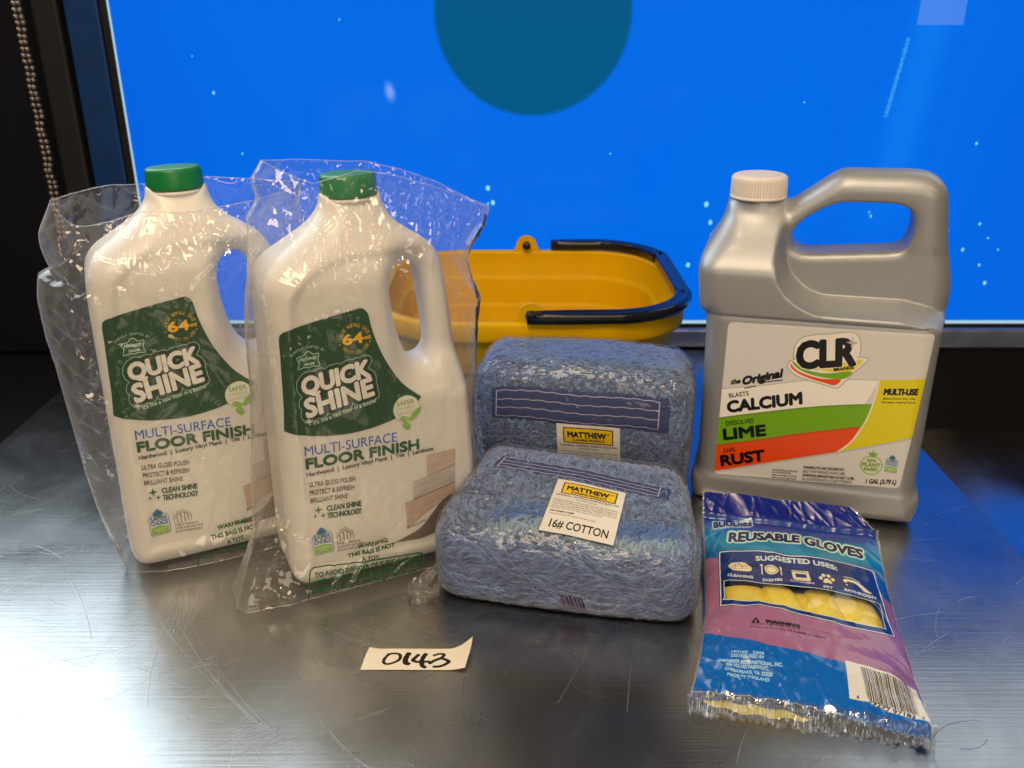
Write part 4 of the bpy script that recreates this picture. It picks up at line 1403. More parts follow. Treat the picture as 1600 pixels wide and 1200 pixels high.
C.poly(smooth_curve([(-19.8, 147.4), (-12, 142.6), (-4, 139.8), (0, 139.2), (-8, 143.0), (-16, 147.2)], 4, True), (0.35, 0.66, 0.08))
ml = C.mtext('CLR', (-15.8, 139.4), (28.6, 147.2), 22.0, 1.7, 4)
C.paint(C.dil(ml, 0.9), (0.96, 0.95, 0.92)); C.paint(ml, BLACK)
C.poly([(24.6, 171.5), (25.6, 166.6), (29.8, 165.6), (25.8, 164.4), (24.8, 159.6), (23.8, 164.4), (19.6, 165.6), (23.8, 166.6)], (0.75, 0.75, 0.74))
C.text('BRANDS', (13.6, 139.6), (28.8, 143.2), 2.5, BLACK, bold=0.25)
C.text('TM', (30, 152.4), (32.4, 153.0), 1.0, BLACK)
C.text('the', (-70.4, 119.0), (-62.6, 120.8), 4.4, BLACK, bold=0.35, shear=22)
C.text('Original', (-60.4, 119.6), (-28.4, 130.2), 6.6, BLACK, bold=0.65, shear=22)
C.line(smooth_curve([(-46, 122.6), (-38, 125.0), (-27.4, 127.4)], 3), 1.0, BLACK)
C.line(smooth_curve([(-58, 116.8), (-54, 118), (-49, 119.6)], 3), 0.9, BLACK)
C.text('BLASTS', (-70.4, 106.4), (-54.0, 110.4), 4.0, BLACK, bold=0.12)
C.text('CALCIUM', (-70.6, 92.6), (-9.4, 107.8), 9.8, BLACK, bold=0.85, shear=6)
C.text('DISSOLVES', (-71.0, 79.6), (-47.6, 85.2), 4.2, BLACK, bold=0.12)
C.text('LIME', (-71.8, 66.0), (-36.6, 74.6), 9.6, BLACK, bold=0.85, shear=4)
C.text('ZAPS', (-71.6, 52.8), (-61.2, 55.6), 4.0, BLACK, bold=0.12)
C.text('RUST', (-72.2, 39.8), (-35.4, 50.4), 9.6, BLACK, bold=0.85, shear=6)
C.text('MULTI-USE', (55.0, 122.8), (80.6, 125.2), 5.0, BLACK, bold=0.5, shear=8)
C.text('Bathtub, Shower, Sink, Toilet,', (55.0, 118.6), (79.8, 120.8), 1.7, (0.30, 0.27, 0.05), bold=0.08)
C.text('Dishwasher, Washing Machine', (54.0, 115.2), (80.2, 117.6), 1.7, (0.30, 0.27, 0.05), bold=0.08)
C.line(C.circ(53.8, 57.2, 8.6), 1.0, (0.52, 0.72, 0.22), closed=True)
C.poly(C.circ(53.8, 57.2, 8.2), (0.86, 0.88, 0.80))
C.text('85%', (50.0, 60.2), (57.0, 60.6), 2.5, (0.44, 0.62, 0.16), bold=0.2)
C.text('PLANT', (46.6, 55.8), (61.0, 56.4), 3.2, (0.44, 0.62, 0.16), bold=0.3)
C.text('BASED', (48.4, 51.8), (59.4, 52.3), 2.8, (0.44, 0.62, 0.16), bold=0.25)
for lf in ([(53.8, 64.6), (51, 66.6), (50.4, 69.4), (53, 68.2)], [(53.8, 64.6), (56.6, 66.6), (57.4, 69.4), (54.6, 68.2)], [(53.6, 65), (52.6, 68.6), (54, 71.4), (55, 68.6)]):
    C.poly(smooth_curve(lf, 3, True), (0.46, 0.70, 0.20))
safer_badge(C, 64.6, 52.6, 10.0, 15.2)
C.text('1 GAL (3.79 L)', (51.4, 39.6), (75.6, 42.0), 4.0, BLACK, bold=0.25, shear=10)
for k, (tx, bb) in enumerate((('WARNING: EYE AND SKIN IRRITANT.', .15), ('READ OTHER WARNINGS ON BACK LABEL.', .08), ('ADVERTENCIA: IRRITANTE PARA LOS OJOS Y LA PIEL.', .12), ('LEA LAS ADVERTENCIAS DE LA ETIQUETA POSTERIOR.', .08))):
    C.text(tx, (-1.6, 46.6 - k * 3.85), ((33, 34, 42, 40)[k], 48.8 - k * 3.75), 2.6, (0.14, 0.13, 0.13), bold=bb)
for k, tx in enumerate(('Commercial Grade use on lime and rust', 'No. CLR-128 Net 3.79 litres', 'Keep out of reach of children', 'Made in the U.S.A. All rights reserved')):
    C.text(tx, (-27.6, 41.4 - k * 2.5), (-6.4 - (k == 1) * 5, 42.3 - k * 2.5), 1.5, (0.12, 0.12, 0.12), bold=0.06)
im2 = new_image('jug_label_print', C.a)
decal('label', C, D2, ORG2, H2, print_mat('jug_label_print', im2, rough=0.32, coat=0.15), jug, off=0.0004, step=0.0025)

# ================================================================== BLUE MOP PACKS
m_core = principled('mop_core', (0.045, 0.060, 0.12), 0.95, bump=0.6, bscale=250)  # core coloured dark to paint shade between the yarn strands


def yarn_mat():
    m, nt, N, L, out = mat('blue_cotton_yarn')
    b = N.new('ShaderNodeBsdfPrincipled')
    b.inputs['Roughness'].default_value = 0.9
    b.inputs['Sheen Weight'].default_value = 0.4
    a = N.new('ShaderNodeAttribute'); a.attribute_name = 'tint'
    L.new(a.outputs['Color'], b.inputs['Base Color'])
    L.new(b.outputs[0], out.inputs[0])
    return m


m_yarn = yarn_mat()
m_wrap = film('shrink_wrap_film', haze=0.02, edge=0.20, gloss=0.03, rough=0.10, bump=0.6, bscale=95)


def block_map(q, half, ctr, r, warp):
    p = q * half
    c = np.clip(p, -(half - r), half - r)
    d = p - c
    ln = np.linalg.norm(d, axis=-1, keepdims=True)
    n = np.where(ln > 1e-9, d / (ln + 1e-12), 0)
    P = c + r * n + ctr
    return warp(P), n


def cube_pts(fid, a, b):
    """points on the cube: 0 front, 1 top, 2 left, 3 right, 4 back, 5 bottom"""
    o = np.ones_like(a)
    T = [np.stack([a, -o, b], -1), np.stack([a, b, o], -1), np.stack([-o, a, b], -1), np.stack([o, a, b], -1), np.stack([a, o, b], -1), np.stack([a, b, -o], -1)]
    out_ = T[0]
    for k in range(1, 6):
        out_ = np.where((fid == k)[..., None], T[k], out_)
    return out_


def block_mesh(half, ctr, r, warp, n=44, grow=0.0, noise=0.0, nscale=60, seed=0):
    V, F = [], []
    lin = np.linspace(-1, 1, n)
    h2 = half + grow
    for fid in range(6):
        a, b = np.meshgrid(lin, lin, indexing='ij')
        P, nn = block_map(cube_pts(np.full(a.shape, fid), a, b), h2, ctr, r + grow, warp)
        if noise:
            w = vnoise(P, nscale) * 0.5 + np.abs(vnoise(P + seed, nscale * 2.7)) * 0.9 + 0.35 * vnoise(P + seed, nscale * 7)
            P = P + nn * (noise * w)[..., None]
        k = sum(len(x) for x in V)
        flip = fid in (1, 2, 4)
        V.append(P.reshape(-1, 3)); F.append(grid_faces(n, n, flip=not flip) + k)
    return np.concatenate(V), np.concatenate(F)


def make_yarn(name, half, ctr, r, warp, parent, counts, colour, direction, seed, long_front=False, ln=0.016, rad=0.00095):
    rg = np.random.default_rng(seed)
    fid = np.concatenate([np.full(c, k) for k, c in enumerate(counts)])
    K = len(fid)
    S = 7
    a0, b0 = rg.uniform(-1, 1, K), rg.uniform(-1, 1, K)
    ang = direction(fid, a0, b0, rg)
    sc = np.array([[half[0], half[2]], [half[0], half[1]], [half[1], half[2]], [half[1], half[2]], [half[0], half[2]], [half[0], half[1]]])[fid]
    L_ = ln * rg.uniform(0.6, 1.3, K) * np.where((fid == 0) & long_front, 1.7, 1.0)
    u = np.linspace(-0.5, 0.5, S)
    ph = rg.uniform(0, 6.28, K); fr = rg.uniform(5, 10, K)
    wob = 0.0014 * np.sin(ph[:, None] + fr[:, None] * u * 2) + 0.0006 * np.sin(ph[:, None] * 3 + 17 * u)
    da = (np.cos(ang)[:, None] * u * L_[:, None] - np.sin(ang)[:, None] * wob) / sc[:, 0:1]
    db = (np.sin(ang)[:, None] * u * L_[:, None] + np.cos(ang)[:, None] * wob) / sc[:, 1:2]
    a = np.clip(a0[:, None] + da, -1, 1); b = np.clip(b0[:, None] + db, -1, 1)
    q = cube_pts(np.repeat(fid[:, None], S, 1), a, b)
    P, nn = block_map(q, half, ctr, r, warp)
    lift = 0.0016 * rg.random(K)[:, None] + 0.0014 * np.cos(np.pi * u)[None] ** 0.7 + 0.0006 * np.sin(ph[:, None] + u * 9)
    P = P + nn * (lift - 0.0008)[..., None]
    T = np.gradient(P, axis=1); T /= np.linalg.norm(T, axis=-1, keepdims=True) + 1e-9
    A = np.cross(T, nn); A /= np.linalg.norm(A, axis=-1, keepdims=True) + 1e-9
    B = np.cross(A, T)
    rr = rad * rg.uniform(0.7, 1.35, K)[:, None] * np.array([0.35, 0.9, 1.1, 1.15, 1.1, 0.9, 0.3])[None]
    Vs = []
    for k in range(4):
        t = k * np.pi / 2
        Vs.append(P + rr[..., None] * (A * math.cos(t) + B * math.sin(t)))
    V = np.stack(Vs, 2).reshape(-1, 3)
    kk, ii, jj = np.meshgrid(np.arange(K), np.arange(S - 1), np.arange(4), indexing='ij')
    base_ = kk * S * 4
    F = np.stack([base_ + ii * 4 + jj, base_ + ii * 4 + (jj + 1) % 4, base_ + (ii + 1) * 4 + (jj + 1) % 4, base_ + (ii + 1) * 4 + jj], -1).reshape(-1, 4)
    o = mesh_obj(name, V, F, m_yarn, parent)
    c = colour(P[:, S // 2], fid, rg)
    c = np.repeat(np.concatenate([c, np.ones((K, 1))], 1), S * 4, 0)
    at = o.data.attributes.new('tint', 'FLOAT_COLOR', 'POINT')
    at.data.foreach_set('color', c.astype(np.float32).ravel())
    o['kind'] = 'stuff'
    return o


def paper_label(pts3, art, name, parent, n=(24, 30)):
    """pts3: function (s, t) -> point, s to the right, t downwards"""
    s, t = np.meshgrid(np.linspace(0, 1, n[0]), np.linspace(0, 1, n[1]), indexing='ij')
    P = pts3(s, t)
    uv = np.stack([s, 1 - t], -1).reshape(-1, 2)
    im = new_image(name + '_print', art.a)
    return mesh_obj(name, P.reshape(-1, 3), grid_faces(*n), print_mat(name + '_print', im, rough=0.55, bump=0.1, bscale=80), parent, True, uv)


def mop_label_art(full=True):
    A = Art(0, 0, 52, 66, 9)
    A.poly([(0, 0), (52, 0), (52, 66), (0, 66)], (0.91, 0.90, 0.88))
    q = smooth_curve([(6, 63.2), (26, 63.6), (46, 63.2), (46.6, 62.4), (46.6, 56), (46.4, 49.8), (45.6, 49.2), (26, 49), (6.4, 49.2), (5.6, 50), (5.4, 56), (5.6, 62.4)], 4, True)
    A.poly(q, (0.10, 0.09, 0.03))
    q2 = [(26 + (x - 26) * 0.955, 56.2 + (z - 56.2) * 0.87) for x, z in q]
    A.poly(q2, (0.95, 0.80, 0.02))
    A.text('MATTHEW', (9.2, 54.6), (40.6, 54.8), 4.8, BLACK, bold=0.42)
    A.text('\u00ae', (41.6, 58), (43.6, 58), 1.6, BLACK)
    A.text('CLEANING PRODUCTS', (13, 51.2), (39.4, 51.2), 2.0, (0.15, 0.13, 0.04), bold=0.16)
    A.text('COMMERCIAL, INDUSTRIAL, HOUSEHOLD BLEND MOP', (2.6, 46.0), (49.4, 46.2), 1.7, (0.12, 0.12, 0.12), bold=0.1)
    A.text('MATTHEW Products', (18, 43.2), (34, 43.2), 1.3, (0.2, 0.2, 0.2), bold=0.04)
    ls = ('INSTRUCTIONS: Prior to first use, soak mop in cold water for ten minutes', 'to remove lint. Rinse mop after each use. Wring and hang to dry.', 'Do not leave mop in strong solution. Do not use chlorine bleach. Care',
          'of mop: wash with mild soap, warm water. Cotton and blend yarn', 'may shrink. Store in a dry place. Keep away from heat.')
    for k, l in enumerate(ls):
        A.text(l, (2.6, 39.8 - k * 2.5), (49.6 - (k == 4) * 10, 39.8 - k * 2.5), 1.35, (0.25, 0.25, 0.25), bold=0.03)
    A.text('MATTHEW CORP', (2.6, 25.6), (20, 25.6), 1.8, (0.12, 0.12, 0.12), bold=0.14)
    A.text('Warehouse and mill supply, Gardena, Calif.', (2.6, 22.6), (36, 22.6), 1.4, (0.2, 0.2, 0.2), bold=0.03)
    if full:
        A.text('16# COTTON', (5.6, 6.6), (46.8, 6.6), 9.6, BLACK, bold=0.22)
    else:
        for k in range(4):
            A.text(ls[k], (2.6, 18 - k * 2.6), (49, 18 - k * 2.6), 1.35, (0.3, 0.3, 0.3), bold=0.03)
    return A


def strap_art(w, h):
    A = Art(0, 0, w, h, 7)
    yy, xx = np.mgrid[0:A.h, 0:A.w]
    X_, Z_ = xx / A.k, yy / A.k
    tw = ((X_ + np.abs((Z_ - h / 2)) * 1.6) / 1.25) % 1.0
    basec = np.where((tw < 0.5)[..., None], np.array([0.14, 0.19, 0.40]), np.array([0.25, 0.31, 0.52]))
    A.a[..., :3] = basec * (1 + 0.12 * (rng.random(tw.shape)[..., None] - 0.5))
    A.a[..., 3] = 1
    c = (0.74, 0.72, 0.82)
    rows = [h * 0.84, h * 0.61, h * 0.39, h * 0.16]
    for z in rows:
        x = 6.0
        while x < w - 12:
            dz = 0.35 * math.sin(x * 0.45 + z)
            A.line([(x, z + dz), (x + 2.6, z + dz + 0.15)], 0.6, c)
            x += 2.9
    for xx_ in (5.4, w - 10.5):
        z = rows[-1]
        while z < rows[0]:
            A.line([(xx_, z), (xx_ + 0.2, min(z + 2.5, rows[0]))], 0.8, c)
            z += 2.8
    return A


def strap_mesh(fn, art, name, parent, th=0.0016, n=(60, 8)):
    s, t = np.meshgrid(np.linspace(0, 1, n[0]), np.linspace(0, 1, n[1]), indexing='ij')
    P, nn = fn(s, t)
    e = ((s == 0) | (s == 1) | (t == 0) | (t == 1))
    P = P + nn * (th * (1 - e * 1.6))[..., None]
    uv = np.stack([s, 1 - t], -1).reshape(-1, 2)
    im = new_image(name + '_weave', art.a)
    return mesh_obj(name, P.reshape(-1, 3), grid_faces(*n), print_mat(name + '_weave', im, rough=0.8, bump=0.3, bscale=400), parent, True, uv)


def film_tail(parent, pts, w, seed):
    """gathered, twisted end of the wrap"""
    rg = np.random.default_rng(seed)
    q = smooth_curve(pts, 8)
    n = len(q)
    V = []
    for i in range(n):
        tt = i / (n - 1)
        for k in range(9):
            a = (k / 8 - 0.5)
            tw = 3.2 * tt
            wd = w * (0.5 + 0.9 * math.sin(math.pi * min(1, tt * 1.1)))
            V.append(q[i] + np.array([0.25 * wd * a * math.cos(tw), 0.5 * wd * a * math.sin(tw + 1), wd * a]) + rg.normal(0, 0.0006, 3) + np.array([0, 0.0022 * math.sin(k * 2.2 + i * 0.8), 0.001 * math.cos(k * 3 + i)]))
    V = np.array(V)
    return V, grid_faces(n, 9)


grey = np.array([0.125, 0.190, 0.355]); bright = np.array([0.055, 0.150, 0.42]); aqua = np.array([0.30, 0.43, 0.54])

# rear pack, standing on edge
M1L, M1R = (.072, .745, 0), (0, 0, R(-9))
mop1 = empty('mop_head', M1L, M1R)
tag(mop1, 'blue yarn mop head wrapped in film, standing upright behind the other one', 'mop head', 'shrink wrapped blue mop heads')
hf1, ct1 = np.array([.0925, .040, .0645]), np.array([-.006, .0, .0650])


def warp1(P):
    P = P.copy()
    x = P[..., 0]
    P[..., 2] = P[..., 2] * (1 + 0.020 * np.sin((x + 0.06) * 26) - 0.02 * (x > 0) * (x / 0.09) ** 2)
    P[..., 1] += 0.0035 * np.sin(P[..., 2] * 60) - 0.003 * np.cos(x * 16)
    return P


V, F = block_mesh(hf1 - 0.0012, ct1, 0.018, warp1)
mesh_obj('core', V, F, m_core, mop1)


def col1(P, fid, rg):
    c = grey[None] * rg.uniform(0.5, 1.6, (len(P), 1)) * (1 + 0.04 * rg.normal(0, 1, (len(P), 3)))
    b = bright[None] * rg.uniform(0.6, 1.4, (len(P), 1))
    top = np.clip((P[:, 2] - 0.128) / 0.008, 0, 1)[:, None] * np.clip((P[:, 1] + 0.03) / 0.01, 0, 1)[:, None]
    return np.clip(c * (1 - top) + b * top, 0.01, 1)


def dir1(fid, a, b, rg):
    base_ = np.where(fid == 0, np.pi / 2 + 0.9 * np.sin(a * 9 + b * 5), np.where(fid == 1, 0.0, np.pi / 2))
    return base_ + rg.normal(0, 0.75, len(a)) * np.where(fid == 1, 0.35, 1)


make_yarn('yarn', hf1, ct1, 0.018, warp1, mop1, [8500, 2800, 1200, 1200, 0, 0], col1, dir1, 5, ln=0.016)


def face1(x, z, off):
    q = np.stack([x - ct1[0], np.full(x.shape, -hf1[1]), z - ct1[2]], -1) / hf1
    P, n_ = block_map(q, hf1, ct1, 0.018, warp1)
    n_ = np.broadcast_to(np.array([0, -1.0, 0]), P.shape)
    return P + n_ * np.asarray(off)[..., None], n_


A = strap_art(155, 33)
strap_mesh(lambda s, t: face1(-.085 + .156 * s, .1155 + .0012 * np.sin(s * 9) - .002 * s - (.033 + .002 * s) * t, .0026), A, 'strap', mop1)
A = mop_label_art(False)
paper_label(lambda s, t: face1(-.0262 + .0545 * s + .004 * t, .0838 - .001 * s - .069 * t, .0046 + .0005 * np.sin(s * 5 + t * 3))[0], A, 'paper_label', mop1)
V, F = block_mesh(hf1, ct1, 0.018, warp1, n=110, grow=0.0048, noise=0.0010, nscale=75, seed=3)
mesh_obj('shrink_wrap', V, F, m_wrap, mop1)

# front pack, lying with its label side tilted up
M2L, M2R = (.054, .626, 0), (0, 0, R(-11))
mop2 = empty('mop_head', M2L, M2R)
tag(mop2, 'blue yarn mop head lying flat in front, its paper label reading 16# COTTON', 'mop head', 'shrink wrapped blue mop heads')
hf2, ct2 = np.array([.0955, .050, .034]), np.array([-.003, -.0345, .034])


def warp2(P):
    P = P.copy()
    x, y, z = P[..., 0], P[..., 1], P[..., 2]
    zt = 0.060 + 0.31 * (y + 0.07) - 0.006 * (x / 0.09) * (x > 0)
    P[..., 2] = z / 0.068 * zt + 0.0012
    k = 1 - 0.17 * np.clip((y + 0.055) / 0.065, 0, 1)
    P[..., 0] = x * k + 0.004 * np.clip((y + 0.055) / 0.065, 0, 1)
    P[..., 1] = y + 0.003 * np.cos(x * 20) * (y < -0.05) - 0.010 * (x / 0.1) ** 2 * (y < -0.04) * -1 + 0.004 * np.sin(x * 30) * (y > 0.01) + 0.010 * np.clip(-x / 0.09, 0, 1) * (y > 0)
    return P


V, F = block_mesh(hf2 - 0.0012, ct2, 0.016, warp2)
mesh_obj('core', V, F, m_core, mop2)


def col2(P, fid, rg):
    c = grey[None] * rg.uniform(0.5, 1.6, (len(P), 1)) * (1 + 0.04 * rg.normal(0, 1, (len(P), 3)))
    x, y = P[:, 0], P[:, 1]
    yy_ = y + 0.06 + 0.004 * np.sin(x * 60) + rg.normal(0, 0.0025, len(P))
    env = np.clip((x + 0.066) / 0.012, 0, 1) * np.clip((0.088 - x) / 0.012, 0, 1)
    wb = np.clip(1 - np.abs(yy_ - 0.0035) / 0.0085, 0, 1) ** 0.5 * env * (P[:, 2] > 0.045)
    wa = np.clip(1 - np.abs(yy_ + 0.0085) / 0.006, 0, 1) ** 0.5 * env * (P[:, 2] > 0.045)
    ft = (fid == 0)
    c = np.where(ft[:, None], c * np.array([1.0, 0.97, 1.02]), c)
    c = c * (1 - wb[:, None]) + bright[None] * rg.uniform(0.7, 1.5, (len(P), 1)) * wb[:, None]
    return np.clip(c * (1 - wa[:, None]) + aqua[None] * rg.uniform(0.7, 1.3, (len(P), 1)) * wa[:, None], 0.01, 1)


def dir2(fid, a, b, rg):
    d = np.where(fid == 0, 0.55 * np.sin(a * 8 + b * 4) + np.where(a > 0.3, 0.9 * (a - 0.3), 0), np.where(fid == 1, np.pi / 2 + 0.8 * np.sin(a * 7), 0.6))
    return d + rg.normal(0, 0.5, len(a)) * np.where(fid == 0, 0.30, 1.2)


make_yarn('yarn', hf2, ct2, 0.016, warp2, mop2, [7000, 6600, 1300, 1300, 0, 0], col2, dir2, 6, long_front=True, ln=0.018, rad=0.0011)


def face2(x, y, off):
    """top face; x, y in the pack frame before narrowing"""
    q = np.stack([x - ct2[0], y - ct2[1], np.full(x.shape, hf2[2])], -1) / hf2
    P, n_ = block_map(q, hf2, ct2, 0.016, warp2)
    n_ = np.broadcast_to(np.array([0, -0.29, 0.957]), P.shape)
    return P + n_ * np.asarray(off)[..., None], n_


A = mop_label_art(True)


def lab2(s, t):
    x = (-.0145 + .0525 * s) * (1 - t) + (-.0215 + .0550 * s) * t
    y = (-.0215 - .0050 * s) * (1 - t) + (-.0715 - .0045 * s) * t
    off = 0.0048 + 0.0010 * (1 - t) + 0.003 * np.clip(t - 0.8, 0, 1)
    q = np.stack([x, y, 0.060 + 0.31 * (y + 0.07) - 0.006 * (x / 0.09) * (x > 0) + 0.0012 + off - 0.001], -1)
    return q


paper_label(lab2, A, 'paper_label', mop2)
A = strap_art(150, 19)
strap_mesh(lambda s, t: face2(-.078 + .158 * s - .004 * t, .0010 - .0125 * s - .0140 * t, .0024), A, 'strap', mop2, th=0.0012)
# dark stitched tag low on the front side
A = Art(0, 0, 26, 30, 8)
for k in range(26):
    x = 2 + k * 0.85
    A.line([(x + rng.normal(0, .3), 1 + rng.uniform(0, 3)), (x - 3 + rng.normal(0, .6) + 2, 27 - rng.uniform(0, 4))], 1.0, (0.10, 0.10, 0.33) if k % 3 else (0.50, 0.48, 0.66))


def front2(x, z, off):
    q = np.stack([x - ct2[0], np.full(x.shape, -hf2[1]), z - ct2[2]], -1) / hf2
    P, n_ = block_map(q, hf2, ct2, 0.016, warp2)
    return P + np.array([0, -1.0, 0]) * off, n_


paper_label(lambda s, t: front2(-.006 + .022 * s + .006 * t, .028 - .026 * t, .0042)[0], A, 'stitched_tag', mop2, (10, 10))
V, F = block_mesh(hf2, ct2, 0.016, warp2, n=110, grow=0.0044, noise=0.0011, nscale=70, seed=9)
V[:, 2] = np.maximum(V[:, 2], 0.0004)
mesh_obj('shrink_wrap', V, F, m_wrap, mop2)
V, F = film_tail(mop2, [(-.090, -.062, .020), (-.097, -.066, .022), (-.104, -.074, .016), (-.114, -.079, .006), (-.120, -.082, .003), (-.114, -.088, .003), (-.104, -.086, .005), (-.098, -.078, .008), (-.095, -.070, .012)], 0.013, 4)
mesh_obj('wrap_tail', V, F, film('wrap_tail_film', haze=0.16, edge=0.5, gloss=0.10, rough=0.12), mop2)

# ================================================================== GLOVE PACKET
GT = [0, .09, .3, .5, .75, .93, 1.0]
GL = np.array([[.1619, .6646, .036], [.1589, .6471, .024], [.1493, .5856, .013], [.1398, .5339, .010], [.1269, .4879, .008], [.1154, .4569, .005], [.112, .4413, .002]])
GRr = np.array([[.2795, .6404, .036], [.2944, .6176, .024], [.2808, .5527, .013], [.2738, .5158, .010], [.2655, .4618, .008], [.2594, .4241, .005], [.253, .4117, .002]])


def gsurf(s, t, off=0.0, wr=1.0):
    a = np.stack([np.interp(t, GT, GL[:, k]) for k in range(3)], -1)
    b = np.stack([np.interp(t, GT, GRr[:, k]) for k in range(3)], -1)
    P = a + (b - a) * s[..., None]
    tt = np.clip((t - .09) / .84, 0, 1)
    P[..., 2] += .014 * np.clip(np.sin(np.pi * s), 0, 1) ** .6 * np.clip(np.sin(np.pi * tt), 0, 1) ** .6
    N3 = np.stack([s * 6, t * 10, 0 * s], -1)
    w = 0.0016 * vnoise(N3, 0.9) + 0.0010 * (1 - 2 * np.abs(vnoise(N3 + 7, 1.3)))
    # creases fanning in from the bottom seal and at the header
    ed = np.clip((t - 0.80) / 0.14, 0, 1)
    w = w + ed * 0.0016 * np.abs(np.sin(s * 34 + 3 * vnoise(N3, 1.5)))
    for k, (a_, f_) in enumerate(((1.2, 9.0), (2.0, 12.0), (1.57, 7.0), (0.7, 10.0))):
        u_ = s * 1.5 * np.cos(a_) + t * 2.5 * np.sin(a_)
        v_ = -s * 1.5 * np.sin(a_) + t * 2.5 * np.cos(a_)
        st_ = np.clip(1 - 2.4 * np.abs(vnoise(np.stack([u_ * 1.6, v_ * f_, 0 * s + 5.3 * k], -1))), 0, 1) ** 2
        w = w + 0.00055 * st_ * np.clip(0.25 + np.clip((t - 0.70) / 0.15, 0, 1) + np.clip((0.12 - t) / 0.05, 0, 1) + np.clip((np.abs(s - 0.5) - 0.38) / 0.1, 0, 1), 0, 1) * (wr > 0.5)
    cr = np.clip((t - 0.925) / 0.02, 0, 1)
    w = w + cr * 0.0014 * np.sin(s * 200 + 4 * vnoise(N3, 2.0)) + cr * 0.0012 * np.sin(s * 61)
    w = w + 0.003 * np.exp(-((t - 0.092) / 0.006) ** 2) - 0.002 * np.exp(-((t - 0.106) / 0.006) ** 2)
    P[..., 2] += w * wr + off
    P[..., 1] += cr * 0.0012 * np.sin(s * 50)
    P[..., 2] = np.maximum(P[..., 2], 0.0012 + 0.3 * off)
    return P


K = Art(0, 0, 150, 250, 7)


def g(s, t):
    return (s * 150, (1 - t) * 250)


def gs(pts):
    return [g(*p) for p in pts]


K.a[..., 3] = 1
yy, xx = np.mgrid[0:K.h, 0:K.w]
ss, tt = xx / K.w, 1 - yy / K.h
teal = np.clip(1 - np.abs((tt - 0.20 - 0.035 * np.sin(ss * 3.2)) / 0.075), 0, 1)[..., None]
K.a[..., :3] = np.array([0.02, 0.33, 0.66]) * (1 - teal) + np.array([0.03, 0.52, 0.68]) * teal
w = (np.clip((0.150 - 0.012 * np.sin(ss * 7) - tt) / 0.02, 0, 1) * (tt > 0.09))[..., None]
K.a[..., :3] = K.a[..., :3] * (1 - w * .75) + np.array([0.02, 0.18, 0.55]) * w * .75
pb = 0.262 + 0.11 * ss ** 1.2
pe = 0.622 + 0.09 * np.clip(ss / 0.32, 0, 1) + 0.09 * np.clip((ss - 0.32) / 0.68, 0, 1) ** 1.2
w = (np.clip((tt - pb) / 0.012, 0, 1) * np.clip((pe - tt) / 0.003, 0, 1))[..., None]
K.a[..., :3] = K.a[..., :3] * (1 - w) + (np.array([0.62, 0.42, 0.56]) - 0.10 * np.clip((ss - 0.75) / .25, 0, 1)[..., None] * np.array([0.9, 0.5, -0.6])) * w
w = (tt > pe)[..., None] * 1.0
K.a[..., :3] = K.a[..., :3] * (1 - w) + np.array([0.0, 0.39, 0.74]) * w
w = (tt < 0.090)[..., None] * 1.0
K.a[..., :3] = K.a[..., :3] * (1 - w) + np.array([0.01, 0.12, 0.52]) * w
K.a[:, int(K.w * .988):, :] = (0.9, 0.9, 0.9, 0.25)
K.a[:, :int(K.w * .010), :] = (0.9, 0.9, 0.9, 0.25)
K.line(gs([(0.0, 0.20), (0.10, 0.155), (0.2, 0.12)]), 0.5, (0.45, 0.72, 0.90))
mb = K.mtext('BUDDIES', g(0.065, 0.146), g(0.285, 0.124), 5.6, 0.5, 10)
K.paint(K.dil(mb, 1.3), (0.62, 0.74, 0.86)); K.paint(mb, (0.03, 0.08, 0.33))
K.text('Helping hands for the home', g(0.05, 0.158), g(0.27, 0.137), 1.6, (0.7, 0.8, 0.9))
rw = lambda q: np.stack([q[:, 0], q[:, 1] + 3.2 * np.sin((q[:, 0] - 20) / 112 * np.pi)], -1)
mr_ = K.mtext('REUSABLE GLOVES', g(0.145, 0.203), g(0.882, 0.204), 8.4, 0.75, 8, warp=rw)
K.paint(K.dil(mr_, 1.9), (0.33, 0.72, 0.72)); K.paint(K.dil(mr_, 1.1), (0.80, 0.88, 0.80)); K.paint(mr_, (0.03, 0.11, 0.36))
fr_ = gs(smooth_curve([(0.090, 0.262), (0.105, 0.250), (0.20, 0.245), (0.30, 0.243), (0.45, 0.248), (0.62, 0.245), (0.80, 0.247), (0.90, 0.250), (0.925, 0.262), (0.930, 0.36), (0.933, 0.46), (0.940, 0.552), (0.932, 0.566), (0.80, 0.572), (0.62, 0.562), (0.43, 0.533), (0.25, 0.505), (0.095, 0.488), (0.085, 0.478), (0.086, 0.36)], 4, True).tolist())
mf = K.mpoly(fr_)
K.paint(K.dil(mf, 1.5), (0.02, 0.10, 0.34)); K.paint(K.dil(mf, 0.9), (0.86, 0.90, 0.92)); K.paint(mf, (0.02, 0.17, 0.46))
K.text('SUGGESTED USES:', g(0.285, 0.281), g(0.72, 0.281), 4.2, (0.82, 0.86, 0.86), bold=0.35, warp=lambda q: np.stack([q[:, 0], q[:, 1] + 2.4 * np.sin((q[:, 0] - 42) / 66 * np.pi)], -1))
IC = (0.90, 0.87, 0.70); NV = (0.02, 0.17, 0.46)
for tx, a, b in (('CLEANING', (0.122, 0.362), (0.258, 0.370)), ('DISHES', (0.310, 0.381), (0.412, 0.381)), ('KITCHEN', (0.456, 0.379), (0.576, 0.385)), ('PET', (0.624, 0.398), (0.672, 0.399)), ('BATHROOM', (0.734, 0.392), (0.900, 0.392))):
    K.text(tx, g(*a), g(*b), 3.0, (0.82, 0.86, 0.88), bold=0.28)
